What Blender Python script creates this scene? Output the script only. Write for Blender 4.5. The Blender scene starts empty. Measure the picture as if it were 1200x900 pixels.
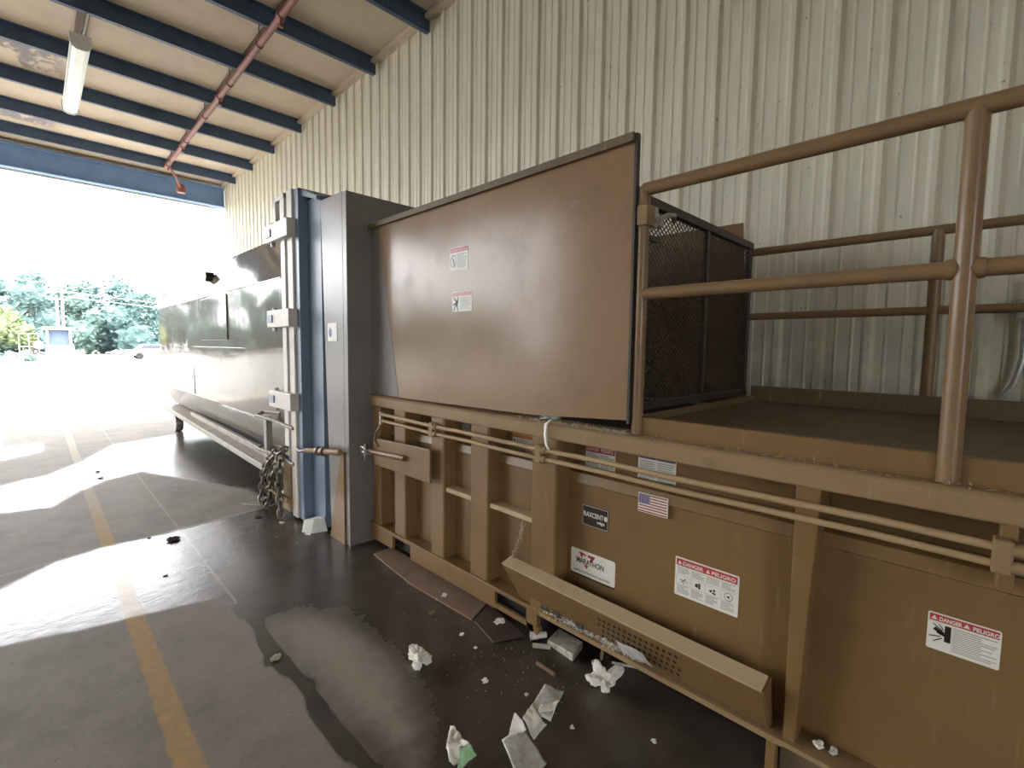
import bpy, bmesh, math, random
import numpy as np
from mathutils import Vector, Matrix, noise

SC = bpy.context.scene
COL = SC.collection
pi = math.pi

# ---------------------------------------------------------------- materials
MATS = {}
def nodes_of(name):
    m = bpy.data.materials.new(name); m.use_nodes = True
    nt = m.node_tree
    return m, nt, nt.nodes['Principled BSDF']
def mth(nt, op, a, b=None, clamp=False):
    n = nt.nodes.new('ShaderNodeMath'); n.operation = op; n.use_clamp = clamp
    for i, v in enumerate((a, b)):
        if v is None: continue
        if isinstance(v, (int, float)): n.inputs[i].default_value = v
        else: nt.links.new(v, n.inputs[i])
    return n.outputs[0]
def mixc(nt, fac, a, b):
    n = nt.nodes.new('ShaderNodeMix'); n.data_type = 'RGBA'
    if isinstance(fac, (int, float)): n.inputs[0].default_value = fac
    else: nt.links.new(fac, n.inputs[0])
    for i, v in ((6, a), (7, b)):
        if isinstance(v, tuple): n.inputs[i].default_value = (*v[:3], 1)
        else: nt.links.new(v, n.inputs[i])
    return n.outputs[2]
def nz(nt, scale, detail=4, rough=.6, stretch=None, obj=False):
    if obj:
        tc = nt.nodes.new('ShaderNodeTexCoord'); src = tc.outputs['Object']
    else:
        g = nt.nodes.new('ShaderNodeNewGeometry'); src = g.outputs['Position']
    if stretch:
        mp = nt.nodes.new('ShaderNodeMapping'); mp.inputs['Scale'].default_value = stretch
        nt.links.new(src, mp.inputs[0]); src = mp.outputs[0]
    n = nt.nodes.new('ShaderNodeTexNoise'); n.inputs['Scale'].default_value = scale
    n.inputs['Detail'].default_value = detail; n.inputs['Roughness'].default_value = rough
    nt.links.new(src, n.inputs['Vector'])
    return n.outputs[0]
def ramp(nt, src, lo, hi):
    n = nt.nodes.new('ShaderNodeMapRange'); n.clamp = True; n.interpolation_type = 'SMOOTHSTEP'
    n.inputs[1].default_value = lo; n.inputs[2].default_value = hi
    nt.links.new(src, n.inputs[0]); return n.outputs[0]
def bump(nt, b, src, strength, dist):
    n = nt.nodes.new('ShaderNodeBump'); n.inputs['Strength'].default_value = strength; n.inputs['Distance'].default_value = dist
    nt.links.new(src, n.inputs['Height']); nt.links.new(n.outputs[0], b.inputs['Normal'])
def mat(name, col, rough=.5, metal=0., col2=None, scale=6, lo=.45, hi=.7, bmp=0, bdist=.002, bscale=None, coat=0, stretch=None, spec=None):
    if name in MATS: return MATS[name]
    m, nt, b = nodes_of(name)
    if col2 is None: col2 = tuple(c*.8 for c in col)
    f = ramp(nt, nz(nt, scale, stretch=stretch), lo, hi)
    nt.links.new(mixc(nt, f, col, col2), b.inputs['Base Color'])
    b.inputs['Roughness'].default_value = rough; b.inputs['Metallic'].default_value = metal
    b.inputs['Coat Weight'].default_value = coat; b.inputs['Coat Roughness'].default_value = .08
    if spec is not None: b.inputs['Specular IOR Level'].default_value = spec
    if bmp: bump(nt, b, nz(nt, bscale or scale*4), bmp, bdist)
    MATS[name] = m; return m

PAINT = (.208, .124, .051)
def paint_mat(name, col, rough, dirt, coat=0, drips=False):
    m, nt, b = nodes_of(name)
    f = ramp(nt, nz(nt, 3.2, 6, .65), .45, .75)
    c = mixc(nt, mth(nt, 'MULTIPLY', f, .5), col, tuple(x*.74 for x in col))
    d = ramp(nt, nz(nt, 19, 5, .7), .62, .74)
    c = mixc(nt, mth(nt, 'MULTIPLY', d, dirt), c, (.16, .13, .10))
    s = ramp(nt, nz(nt, 6, 3, .5, (1, 6, .7)), .62, .8)
    c = mixc(nt, mth(nt, 'MULTIPLY', s, dirt*.7), c, (.36, .27, .18))
    st = ramp(nt, nz(nt, 2.1, 4, .6, (1, 1, 1.6)), .60, .72)
    c = mixc(nt, mth(nt, 'MULTIPLY', st, min(.5, dirt*.55)), c, tuple(x*.38 for x in col))
    nt.links.new(c, b.inputs['Base Color'])
    r = mth(nt, 'ADD', mth(nt, 'MULTIPLY', f, .12), rough)
    nt.links.new(r, b.inputs['Roughness'])
    b.inputs['Coat Weight'].default_value = coat; b.inputs['Coat Roughness'].default_value = .1; b.inputs['Specular IOR Level'].default_value = .33
    bump(nt, b, nz(nt, 1.6, 2), .05 if 'container' in name else .12, .03)
    MATS[name] = m; return m
M_paint = paint_mat('brown_machine_paint', PAINT, .36, .45)
M_gloss = paint_mat('glossy_brown_paint', (.285, .185, .108), .17, .12, 0)
M_gloss.node_tree.nodes['Principled BSDF'].inputs['Specular IOR Level'].default_value = .28
M_cont = paint_mat('container_gloss_paint', (.20, .175, .145), .06, .12, 0)
M_cont.node_tree.nodes['Principled BSDF'].inputs['Specular IOR Level'].default_value = .20
M_dusty = paint_mat('dusty_brown_paint', (.285, .192, .098), .6, .95)
M_cond = paint_mat('conduit_paint', (.39, .275, .15), .55, .6)
M_dust_lit = paint_mat('pale_dust_toplit', (.50, .385, .24), .65, .5)  # pale dust, lightened further to paint top light on the tray lip
M_dark = paint_mat('dark_deck_paint', (.155, .112, .066), .55, .8)
M_pipe = paint_mat('railing_paint', (.235, .15, .078), .28, .2)
M_blue = mat('flare_blue_grey', (.145, .195, .27), .35, col2=(.125, .17, .24), scale=2)  # blue lens-flare cast painted into the docking frame's colour
M_greyp = mat('hazed_grey_brown', (.20, .178, .165), .33, col2=(.165, .148, .14), scale=2)  # brown paint greyed with the haze veil over the docking plate
M_light = mat('pale_sunlit_paint', (.60, .56, .50), .4, col2=(.52, .48, .43), scale=5)  # pale tone paints sunlight onto the post strips and lugs
M_rail = mat('worn_rail_paint', (.30, .265, .215), .5, col2=(.22, .19, .15), scale=7)
M_mesh = mat('dark_mesh_steel', (.05, .042, .034), .5)
M_navy = mat('purlin_flare_blue', (.06, .10, .175), .5, col2=(.045, .076, .135), scale=3)  # purlin colour carries the blue cast of lens flare
M_navy2 = mat('header_flare_blue', (.17, .29, .50), .5, col2=(.14, .25, .44), scale=3)  # header tinted bright blue for the flare near the opening
M_speck = mat('white_speck', (.7, .7, .66), .7)
M_red = mat('red_oxide_pipe', (.25, .085, .065), .5, col2=(.17, .06, .05), scale=8)
M_rust = mat('rusty_strap', (.13, .075, .055), .75)
M_white = mat('white_enamel', (.78, .80, .77), .35, col2=(.72, .74, .70), scale=3)
M_lens = mat('milky_lens', (.83, .86, .82), .25, col2=(.8, .83, .8), scale=3)
M_steel = mat('galvanised_steel', (.42, .43, .41), .42, .7, col2=(.3, .31, .30), scale=25)
M_chain = mat('chain_steel', (.22, .19, .16), .45, .7)
M_rchain = mat('dusty_chain', (.42, .32, .22), .6, .2)
M_black = mat('black_void', (.012, .011, .010), .7)
M_stw = mat('sticker_white', (.78, .77, .70), .4, col2=(.72, .70, .62), scale=14)
M_str = mat('sticker_red', (.48, .055, .06), .4)
M_sto = mat('sticker_orange', (.62, .20, .04), .4)
M_stb = mat('sticker_blue', (.06, .09, .30), .4)
M_stv = mat('sticker_violet', (.16, .13, .26), .4)
M_stk = mat('sticker_black', (.018, .017, .016), .35)
M_stg = mat('sticker_grey_print', (.40, .40, .37), .5)
M_maroon = mat('logo_maroon', (.30, .03, .035), .4)
M_paper = mat('white_paper', (.80, .77, .71), .75, col2=(.68, .64, .57), scale=18)
M_tissue = mat('clear_film', (.62, .62, .58), .25, col2=(.45, .44, .40), scale=30)
M_green = mat('green_print', (.36, .66, .36), .4, col2=(.5, .7, .48), scale=30)
M_foam = mat('dirty_foam', (.50, .50, .40), .8, col2=(.28, .27, .20), scale=30)
M_brick = mat('dark_slab_chip', (.10, .08, .07), .8)
M_cardb = mat('brown_cardboard', (.21, .135, .095), .8)
M_mat2 = mat('wet_dark_board', (.060, .040, .034), .45)
M_debris = mat('fibre_dust', (.52, .45, .32), .9, col2=(.28, .23, .15), scale=60)
M_bark = mat('bark', (.16, .13, .10), .9)
M_leaf = [mat('leaf_teal_hazed', (0.099, 0.165, 0.155), .7, col2=(0.073, 0.132, 0.125), scale=.8),  # distant haze mixed into these bluish leaf colours
          mat('leaf_deep_hazed', (0.079, 0.139, 0.135), .7, col2=(0.059, 0.112, 0.109), scale=.8),
          mat('leaf_soft_hazed', (0.112, 0.178, 0.155), .7, col2=(0.086, 0.145, 0.125), scale=.8)]
M_leafy = mat('leaf_yellow', (0.158, 0.205, 0.086), .7, col2=(0.106, 0.152, 0.066), scale=1.5)
M_car = mat('white_car_paint', (.8, .8, .82), .25)
M_tyre = mat('tyre', (.02, .02, .02), .8)
M_glass = mat('dark_car_glass', (.04, .05, .07), .1)
M_concw = mat('painted_concrete', (.7, .68, .64), .7)
M_wood = mat('weathered_pole', (.45, .44, .42), .8)

# wall sheet : cream paint with vertical streaks and specks
def wall_mat():
    m, nt, b = nodes_of('cream_sheet_metal')
    f = ramp(nt, nz(nt, 5, 5, .6, (1, 1.6, .22)), .42, .72)
    c = mixc(nt, mth(nt, 'MULTIPLY', f, .6), (.70, .665, .54), (.55, .53, .42))
    f2 = ramp(nt, nz(nt, 1.3, 4, .6), .45, .7)
    c = mixc(nt, mth(nt, 'MULTIPLY', f2, .4), c, (.62, .60, .50))
    g = nt.nodes.new('ShaderNodeNewGeometry'); sp = nt.nodes.new('ShaderNodeSeparateXYZ'); nt.links.new(g.outputs['Position'], sp.inputs[0])
    low = mth(nt, 'SUBTRACT', 1, ramp(nt, sp.outputs[2], 1.35, 2.3))
    low = mth(nt, 'MULTIPLY', low, ramp(nt, nz(nt, 3, 5, .65), .30, .62))
    c = mixc(nt, mth(nt, 'MULTIPLY', low, .6), c, (.36, .36, .31))
    k = ramp(nt, nz(nt, 26, 3, .5, (1, 1, .6)), .70, .76)
    c = mixc(nt, mth(nt, 'MULTIPLY', k, .7), c, (.12, .11, .09))
    nt.links.new(c, b.inputs['Base Color']); b.inputs['Roughness'].default_value = .42
    bump(nt, b, nz(nt, 2.2, 2, .5), .25, .02)
    return m
M_wall = wall_mat()
def ceil_mat():
    m, nt, b = nodes_of('insulation_facing')
    f = ramp(nt, nz(nt, 1.1, 5, .6), .42, .7)
    c = mixc(nt, f, (.54, .455, .35), (.46, .375, .285))
    k = ramp(nt, nz(nt, .55, 3, .6, (.5, 1.5, 1)), .66, .70)
    c = mixc(nt, mth(nt, 'MULTIPLY', k, .55), c, (.22, .22, .26))
    g = nt.nodes.new('ShaderNodeNewGeometry'); sp = nt.nodes.new('ShaderNodeSeparateXYZ'); nt.links.new(g.outputs['Position'], sp.inputs[0])
    def band(v, a, b): return mth(nt, 'MULTIPLY', ramp(nt, v, a, a+.25), mth(nt, 'SUBTRACT', 1, ramp(nt, v, b-.25, b)))
    tear = mth(nt, 'MULTIPLY', mth(nt, 'MAXIMUM', band(sp.outputs[1], 10.8, 12.35), band(sp.outputs[1], 14.2, 15.3)), mth(nt, 'SUBTRACT', 1, ramp(nt, sp.outputs[0], .3, .8)))
    tear = mth(nt, 'MULTIPLY', tear, ramp(nt, nz(nt, 3.2, 5, .7, (1, .8, 1)), .44, .54))
    c = mixc(nt, mth(nt, 'MULTIPLY', tear, .85), c, (.15, .14, .16))
    nt.links.new(c, b.inputs['Base Color']); b.inputs['Roughness'].default_value = .7
    bump(nt, b, nz(nt, 1.7, 3), .35, .06)
    return m
M_ceil = ceil_mat()

def floor_mat():
    m, nt, b = nodes_of('wet_concrete')
    at = nt.nodes.new('ShaderNodeAttribute'); at.attribute_name = 'wet'
    ad = nt.nodes.new('ShaderNodeAttribute'); ad.attribute_name = 'pale'
    n1 = nz(nt, 7, 6, .65)
    w = mth(nt, 'ADD', at.outputs['Fac'], mth(nt, 'MULTIPLY', mth(nt, 'SUBTRACT', n1, .5), .42))
    w = ramp(nt, w, .30, .72)
    c = mixc(nt, ramp(nt, nz(nt, 2.3, 6, .7), .35, .7), (.245, .212, .180), (.160, .138, .118))
    c = mixc(nt, mth(nt, 'MULTIPLY', ramp(nt, nz(nt, 11, 6, .75, (1.6, .8, 1)), .48, .66), .35), c, (.27, .24, .205))
    c = mixc(nt, mth(nt, 'MULTIPLY', ad.outputs['Fac'], .8), c, (.33, .285, .23))
    c = mixc(nt, mth(nt, 'MULTIPLY', ramp(nt, nz(nt, 30, 4, .7), .58, .72), .5), c, (.07, .06, .055))
    wetc = mixc(nt, ramp(nt, nz(nt, 3, 5, .6), .4, .7), (.088, .072, .058), (.056, .047, .039))
    c = mixc(nt, w, c, wetc)
    g = nt.nodes.new('ShaderNodeNewGeometry'); sp = nt.nodes.new('ShaderNodeSeparateXYZ'); nt.links.new(g.outputs['Position'], sp.inputs[0])
    X, Y = sp.outputs[0], sp.outputs[1]
    wob = mth(nt, 'MULTIPLY', mth(nt, 'SUBTRACT', nz(nt, 9, 4, .7), .5), .03)
    def line(x0, half, y0, y1):
        d = mth(nt, 'ABSOLUTE', mth(nt, 'ADD', mth(nt, 'SUBTRACT', X, x0), wob))
        k = mth(nt, 'SUBTRACT', 1, ramp(nt, d, half*.75, half*1.15))
        k = mth(nt, 'MULTIPLY', k, mth(nt, 'GREATER_THAN', Y, y0)); return mth(nt, 'MULTIPLY', k, mth(nt, 'LESS_THAN', Y, y1))
    yl = mth(nt, 'MAXIMUM', line(.36, .048, -4, 60), line(-.47, .05, 8.5, 60))
    wear = ramp(nt, nz(nt, 22, 5, .75), .28, .60)
    yl = mth(nt, 'MULTIPLY', yl, mth(nt, 'SUBTRACT', 1, mth(nt, 'MULTIPLY', wear, .45)))
    c = mixc(nt, yl, c, mixc(nt, ramp(nt, Y, 4.6, 7.5), (.50, .31, .11), (.50, .46, .38)))
    jt = mth(nt, 'MULTIPLY', line(.845, .009, 3.3, 16.8), .55)
    yy = mth(nt, 'ABSOLUTE', mth(nt, 'SUBTRACT', mth(nt, 'SUBTRACT', Y, 4.88), mth(nt, 'MULTIPLY', X, .16)))
    jt = mth(nt, 'MAXIMUM', jt, mth(nt, 'MULTIPLY', mth(nt, 'LESS_THAN', yy, .014), .55))
    c = mixc(nt, jt, c, (.36, .32, .27))
    nt.links.new(c, b.inputs['Base Color'])
    rr = mth(nt, 'SUBTRACT', .78, mth(nt, 'MULTIPLY', w, .55))
    b.inputs['Specular IOR Level'].default_value = .48
    rr = mth(nt, 'ADD', rr, mth(nt, 'MULTIPLY', ramp(nt, nz(nt, 40, 3, .6), .4, .7), .035))
    rr = mth(nt, 'ADD', rr, mth(nt, 'MULTIPLY', yl, .15))
    nt.links.new(rr, b.inputs['Roughness'])
    hb = mth(nt, 'ADD', mth(nt, 'MULTIPLY', nz(nt, 48, 3, .55), .28), nz(nt, 9, 3, .6))
    bump(nt, b, hb, .19, .010)
    return m
M_floor = floor_mat()
def lot_mat():
    m, nt, b = nodes_of('bright_concrete_lot')
    c = mixc(nt, ramp(nt, nz(nt, .25, 5, .6), .4, .7), (.155, .152, .146), (.125, .122, .118))
    nt.links.new(c, b.inputs['Base Color']); b.inputs['Roughness'].default_value = .8
    return m
M_lot = lot_mat()

# ---------------------------------------------------------------- mesh helpers
class MB:
    def __init__(s): s.v = []; s.f = []
    def add(s, vs, fs):
        o = len(s.v); s.v += [tuple(v) for v in vs]; s.f += [tuple(i+o for i in f) for f in fs]; return s
    def box(s, x0, x1, y0, y1, z0, z1):
        return s.hexa([(x0,y0,z0),(x1,y0,z0),(x1,y1,z0),(x0,y1,z0)], [(x0,y0,z1),(x1,y0,z1),(x1,y1,z1),(x0,y1,z1)])
    def hexa(s, b, t):
        n = len(b)
        return s.add(list(b)+list(t), [tuple(range(n))[::-1], tuple(range(n, 2*n))] + [(i,(i+1)%n,n+(i+1)%n,n+i) for i in range(n)])
    def prism_y(s, prof, y0, y1):            # profile in (x,z), extruded along y
        return s.hexa([(x,y0,z) for x,z in prof], [(x,y1,z) for x,z in prof])
    def prism_x(s, prof, x0, x1):            # profile in (y,z), extruded along x
        return s.hexa([(x0,y,z) for y,z in prof], [(x1,y,z) for y,z in prof])
    def plate_x(s, poly, x, t):              # outline in (y,z) facing -X
        return s.prism_x(poly, x, x+t)
    def tube(s, pts, r, n=12, cap=True):
        pts = [Vector(p) for p in pts]; rings = []
        up = None
        for i, p in enumerate(pts):
            a = (pts[i]-pts[i-1]).normalized() if i else None
            b = (pts[i+1]-pts[i]).normalized() if i < len(pts)-1 else None
            t = (a+b).normalized() if a and b else (a or b)
            if up is None:
                up = Vector((0,0,1)) if abs(t.z) < .9 else Vector((1,0,0))
            e1 = (up - t*up.dot(t)).normalized(); up = e1; e2 = t.cross(e1)
            k = 1/max(.5, t.dot(a)) if a and b else 1
            rr = r[i] if isinstance(r, (list, tuple)) else r
            rings.append([p + (e1*math.cos(2*pi*j/n) + e2*math.sin(2*pi*j/n))*rr*(k if k < 1.2 else 1.1) for j in range(n)])
        o = len(s.v)
        for R in rings: s.v += [tuple(v) for v in R]
        for i in range(len(rings)-1):
            for j in range(n):
                s.f.append((o+i*n+j, o+i*n+(j+1)%n, o+(i+1)*n+(j+1)%n, o+(i+1)*n+j))
        if cap:
            s.f.append(tuple(o+j for j in range(n))[::-1]); s.f.append(tuple(o+(len(rings)-1)*n+j for j in range(n)))
        return s
    def lathe(s, prof, c, axis='z', n=20):    # prof list of (r, h)
        o = len(s.v)
        for r, h in prof:
            for j in range(n):
                a = 2*pi*j/n; p = (r*math.cos(a), r*math.sin(a), h)
                if axis == 'x': p = (p[2], p[0], p[1])
                if axis == 'y': p = (p[0], p[2], p[1])
                s.v.append((c[0]+p[0], c[1]+p[1], c[2]+p[2]))
        for i in range(len(prof)-1):
            for j in range(n):
                s.f.append((o+i*n+j, o+i*n+(j+1)%n, o+(i+1)*n+(j+1)%n, o+(i+1)*n+j))
        s.f.append(tuple(o+j for j in range(n))[::-1]); s.f.append(tuple(o+(len(prof)-1)*n+j for j in range(n)))
        return s
    def torus_link(s, c, t, nrm, L, W, r, n=16, k=6):    # an oval chain link along t
        c = Vector(c); t = Vector(t).normalized(); nrm = Vector(nrm); nrm = (nrm - t*nrm.dot(t)).normalized(); b = t.cross(nrm)
        pts = []
        for i in range(n):
            a = 2*pi*i/n; ca, sa = math.cos(a), math.sin(a)
            pts.append(c + t*(math.copysign(abs(ca)**.8, ca)*L/2) + b*(math.copysign(abs(sa)**.8, sa)*W/2))
        o = len(s.v)
        for i, p in enumerate(pts):
            tg = (pts[(i+1)%n]-pts[i-1]).normalized(); e = nrm; f = tg.cross(e)
            for j in range(k):
                a = 2*pi*j/k; s.v.append(tuple(p + (e*math.cos(a)+f*math.sin(a))*r))
        for i in range(n):
            for j in range(k):
                s.f.append((o+i*k+j, o+i*k+(j+1)%k, o+((i+1)%n)*k+(j+1)%k, o+((i+1)%n)*k+j))
        return s
    def chain(s, pts, L=.045, W=.028, r=.0055):
        pts = [Vector(p) for p in pts]
        step = L-2*r-.002; d = 0; i = 0; k = 0; tot = 0
        seg = [(pts[j+1]-pts[j]).length for j in range(len(pts)-1)]; T = sum(seg); q = L/2
        while q < T:
            acc = 0
            for j, l in enumerate(seg):
                if q <= acc+l:
                    t = (pts[j+1]-pts[j]).normalized(); c = pts[j]+t*(q-acc); break
                acc += l
            ref = Vector((1,0.2,0)) if abs(t.x) < .8 else Vector((0,1,0))
            a = (ref - t*ref.dot(t)).normalized(); b = t.cross(a)
            n = (a+b) if k % 2 else (a-b)
            s.torus_link(c, t, n, L, W, r); k += 1; q += step
        return s
    def build(s, name, m, parent=None, smooth=False, bevel=0, seg=2, loc=None, label=None, solid=0):
        me = bpy.data.meshes.new(name); me.from_pydata(s.v, [], s.f); me.update()
        bm = bmesh.new(); bm.from_mesh(me); bmesh.ops.recalc_face_normals(bm, faces=bm.faces); bm.to_mesh(me); bm.free()
        me.materials.append(m)
        return link(name, me, parent, smooth, bevel, seg, label, solid, loc)
def link(name, me, parent=None, smooth=False, bevel=0, seg=2, label=None, solid=0, loc=None):
    o = bpy.data.objects.new(name, me); COL.objects.link(o)
    if smooth:
        me.polygons.foreach_set('use_smooth', [True]*len(me.polygons))
        try: me.set_sharp_from_angle(angle=math.radians(42))
        except Exception: pass
    if bevel:
        b = o.modifiers.new('b', 'BEVEL'); b.width = bevel; b.segments = seg; b.limit_method = 'ANGLE'; b.angle_limit = math.radians(35)
    if solid:
        b = o.modifiers.new('s', 'SOLIDIFY'); b.thickness = solid; b.offset = 0
    if parent is not None:
        o.parent = parent
        o.matrix_parent_inverse = Matrix.Translation(-Vector(parent.location))
    if label: o['label'] = label
    return o
def rebase(o, base):
    """put a single-mesh thing's origin at its base"""
    base = Vector(base); o.data.transform(Matrix.Translation(-base)); o.location = base; return o
def tag(o, label, cat, group=None, kind=None):
    o['label'] = label; o['category'] = cat
    if group: o['group'] = group
    if kind: o['kind'] = kind
    return o
def thing(name, label, cat, loc=(0,0,0), group=None):
    o = bpy.data.objects.new(name, None); COL.objects.link(o); o.location = loc; o.empty_display_size = .1
    return tag(o, label, cat, group)
def struct(o, label=None):
    o['kind'] = 'structure'
    if label: o['label'] = label
    return o
def copy_tree(o, parent=None):
    c = o.copy(); COL.objects.link(c)
    if parent is not None: c.parent = parent
    for ch in list(o.children): copy_tree(ch, c)
    return c
def text_mesh(txt, h, width=None, bold=0.0):
    cu = bpy.data.curves.new('t', 'FONT'); cu.body = txt; cu.size = h*1.38; cu.align_x = 'LEFT'; cu.offset = bold; cu.resolution_u = 3
    o = bpy.data.objects.new('t', cu); COL.objects.link(o)
    dg = bpy.context.evaluated_depsgraph_get(); dg.update()
    me = bpy.data.meshes.new_from_object(o.evaluated_get(dg))
    COL.objects.unlink(o); bpy.data.objects.remove(o); bpy.data.curves.remove(cu)
    vs = np.array([v.co[:] for v in me.vertices]); fs = [tuple(p.vertices) for p in me.polygons]
    bpy.data.meshes.remove(me)
    vs[:,0] -= vs[:,0].min(); w = vs[:,0].max()
    if width: vs[:,0] *= width/w; w = width
    return vs, fs, w

# ================================================================ CAMERA
F, YAW, PIT, ROL = 560.49, .784463, .0757339, .0130762
fw = Vector((math.sin(YAW)*math.cos(PIT), math.cos(YAW)*math.cos(PIT), -math.sin(PIT)))
rt = Vector((math.cos(YAW), -math.sin(YAW), 0)); up = rt.cross(fw)
c_, s_ = math.cos(ROL), math.sin(ROL)
R_ = rt*c_ + up*s_; U_ = up*c_ - rt*s_
cam = bpy.data.cameras.new('camera'); co = bpy.data.objects.new('camera', cam); COL.objects.link(co)
cam.sensor_width = 36; cam.lens = F/1200*36; cam.clip_start = .05; cam.clip_end = 600
co.matrix_world = Matrix(((R_.x, U_.x, -fw.x, 0), (R_.y, U_.y, -fw.y, 0), (R_.z, U_.z, -fw.z, 1.65), (0,0,0,1)))
SC.camera = co

# ================================================================ SETTING
# floor (dense grid carrying where the slab is wet and where it is pale)
def poly_sd(P, poly):
    poly = np.array(poly, float); n = len(poly); d = np.full(len(P), 1e9); ins = np.zeros(len(P), bool)
    for i in range(n):
        a, b = poly[i], poly[(i+1) % n]; e = b-a; w = P-a
        t = np.clip((w@e)/(e@e), 0, 1); d = np.minimum(d, np.linalg.norm(w-t[:,None]*e, axis=1))
        cond = ((a[1] > P[:,1]) != (b[1] > P[:,1])) & (P[:,0] < e[0]*(P[:,1]-a[1])/(e[1]+1e-12)+a[0]); ins ^= cond
    return np.where(ins, -d, d)
def smooth_in(P, poly, soft): return np.clip(.5 - poly_sd(P, poly)/soft, 0, 1)
xs = np.concatenate([np.arange(-9, -1.0, .25), np.arange(-1.0, 2.7, .035), np.arange(2.7, 4.31, .2)])
ys = np.concatenate([np.arange(-8, .6, .2), np.arange(.6, 12.5, .05), np.arange(12.5, 17.0, .15)])
gx, gy = np.meshgrid(xs, ys); P = np.stack([gx.ravel(), gy.ravel()], 1)
wet = np.full(len(P), .95)
dry = smooth_in(P, [(-9,4.5),(-.23,4.58),(.02,4.87),(.35,5.0),(.57,4.97),(1.5,5.12),(1.66,5.3),(1.66,5.9),(1.42,6.37),(.9,7.62),(.55,7.4),(.3,7.07),(.05,6.53),(-.3,6.62),(-9,6.5)], .25)
far = smooth_in(P, [(-9,20),(4.3,20),(2.3,15.5),(2.1,11.88),(1.75,10.4),(.85,9.95),(.44,8.84),(.08,8.19),(-.35,7.88),(-9,7.8)], .35)
pud = smooth_in(P, [(-1.2,10.9),(.0,10.9),(.0,10.0),(-.4,9.6),(-1.2,9.4)], .3)
pale = smooth_in(P, [(.9,2.95),(1.08,2.95),(1.24,2.75),(1.28,2.44),(1.26,2.01),(1.12,1.65),(1.0,1.5),(.93,1.72),(.89,1.95),(.88,2.38),(.87,2.62)], .5)
semi = smooth_in(P, [(-9,3.75),(-.2,3.70),(.21,3.58),(.55,3.52),(.76,3.45),(.83,3.2),(.83,1.0),(.75,-1),(-9,-1)], .16)
crack = np.clip(1-np.abs(P[:,0]-.845-.015*np.sin(P[:,1]*9))/.045, 0, 1)*(P[:,1] > 1.2)*(P[:,1] < 3.3)
spot = np.clip(1.3-np.hypot(P[:,0]-.826, P[:,1]-2.56)/.07, 0, 1)
wet = wet*(1-dry)*(1-far*(1-pud)*.85)
wet = np.where(semi > 0, np.minimum(wet, 1.0-.97*semi), wet)
wet = wet*(1-.85*pale); wet = np.maximum(wet, 1.4*np.clip(np.maximum(crack*1.6, spot), 0, 1))
pal = np.clip(pale + .22*semi*(1-crack), 0, 1)
me = bpy.data.meshes.new('floor'); nx, ny = len(xs), len(ys)
idx = np.arange(nx*ny).reshape(ny, nx)
faces = np.stack([idx[:-1,:-1], idx[:-1,1:], idx[1:,1:], idx[1:,:-1]], -1).reshape(-1, 4)
me.from_pydata(np.column_stack([P, np.zeros(len(P))]).tolist(), [], faces.tolist()); me.update()
for nm, a in (('wet', wet), ('pale', pal)):
    at = me.attributes.new(nm, 'FLOAT', 'POINT'); at.data.foreach_set('value', a.astype(np.float32))
me.materials.append(M_floor); struct(link('floor', me))
# parking lot beyond and around the slab
lot = MB()
for x0, x1, y0, y1 in ((-160,200,16.95,300), (-160,-9,-120,16.95), (-9,4.3,-120,-8), (4.3,200,-120,16.95)):
    lot.box(x0, x1, y0, y1, -.4, -.01)
struct(lot.build('ground', M_lot))

# right wall : ribbed sheet
prof = []
WX = 4.30
y = -8.0 - .0
k = 0
ybase = .05
y0k = math.floor((-8-ybase)/.30)
for q in range(y0k, 200):
    yr = ybase + .30*q
    if yr > 16.72: break
    prof += [(yr-.042, 0), (yr-.016, .030), (yr+.016, .030), (yr+.042, 0)]
    for mo in (.10, .20):
        prof += [(yr+mo-.013, 0), (yr+mo-.004, .007), (yr+mo+.004, .007), (yr+mo+.013, 0)]
prof = [p for p in prof if p[0] < 16.76]
w = MB(); n = len(prof)
zs = [0, 6.42]
vs = [(WX-h, yy, z) for z in zs for yy, h in prof] + [(WX+.04, yy, z) for z in zs for yy, h in prof]
fs = [(i, i+1, n+i+1, n+i) for i in range(n-1)] + [(2*n+i, 3*n+i, 3*n+i+1, 2*n+i+1) for i in range(n-1)]
fs += [(0, n, 3*n, 2*n), (n-1, 3*n-1, 4*n-1, 2*n-1)] + [(n+i, n+i+1, 3*n+i+1, 3*n+i) for i in range(n-1)] + [(i, 2*n+i, 2*n+i+1, i+1) for i in range(n-1)]
w.add(vs, fs); struct(w.build('wall_right', M_wall))
# screws / dents low on the wall are in the material; eave trim closes wall and roof
struct(MB().box(4.18, 4.31, -8, 16.8, 6.36, 6.44).build('trim_1', M_ceil))

# roof facing
cm = MB()
cm.box(-9, 4.5, -8, 16.95, 6.42, 6.50)
struct(cm.build('ceiling', M_ceil))
# roof purlins, Z-sections across the bay
PUR = [-3.2, -1.65, -.1, 1.45, 3.0, 4.53, 6.07, 7.62, 9.13, 10.77, 12.4, 14.0, 15.5]
for i, yy in enumerate(PUR):
    m = MB()
    m.prism_x([(yy-.004,6.20),(yy+.004,6.20),(yy+.004,6.42),(yy-.004,6.42)], -9, 4.27)
    m.prism_x([(yy-.004,6.20),(yy+.075,6.20),(yy+.075,6.207),(yy-.004,6.207)], -9, 4.27)
    m.prism_x([(yy-.075,6.412),(yy+.004,6.412),(yy+.004,6.419),(yy-.075,6.419)], -9, 4.27)
    m.prism_x([(yy+.068,6.20),(yy+.075,6.20),(yy+.075,6.225),(yy+.068,6.225)], -9, 4.27)
    if i == 6:
        rnd = random.Random(4)
        for _ in range(60):
            px, pz = rnd.uniform(1.2, 4.2), rnd.uniform(6.215, 6.405)
    o = m.build('ceiling_purlin', M_navy); struct(o)
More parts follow.
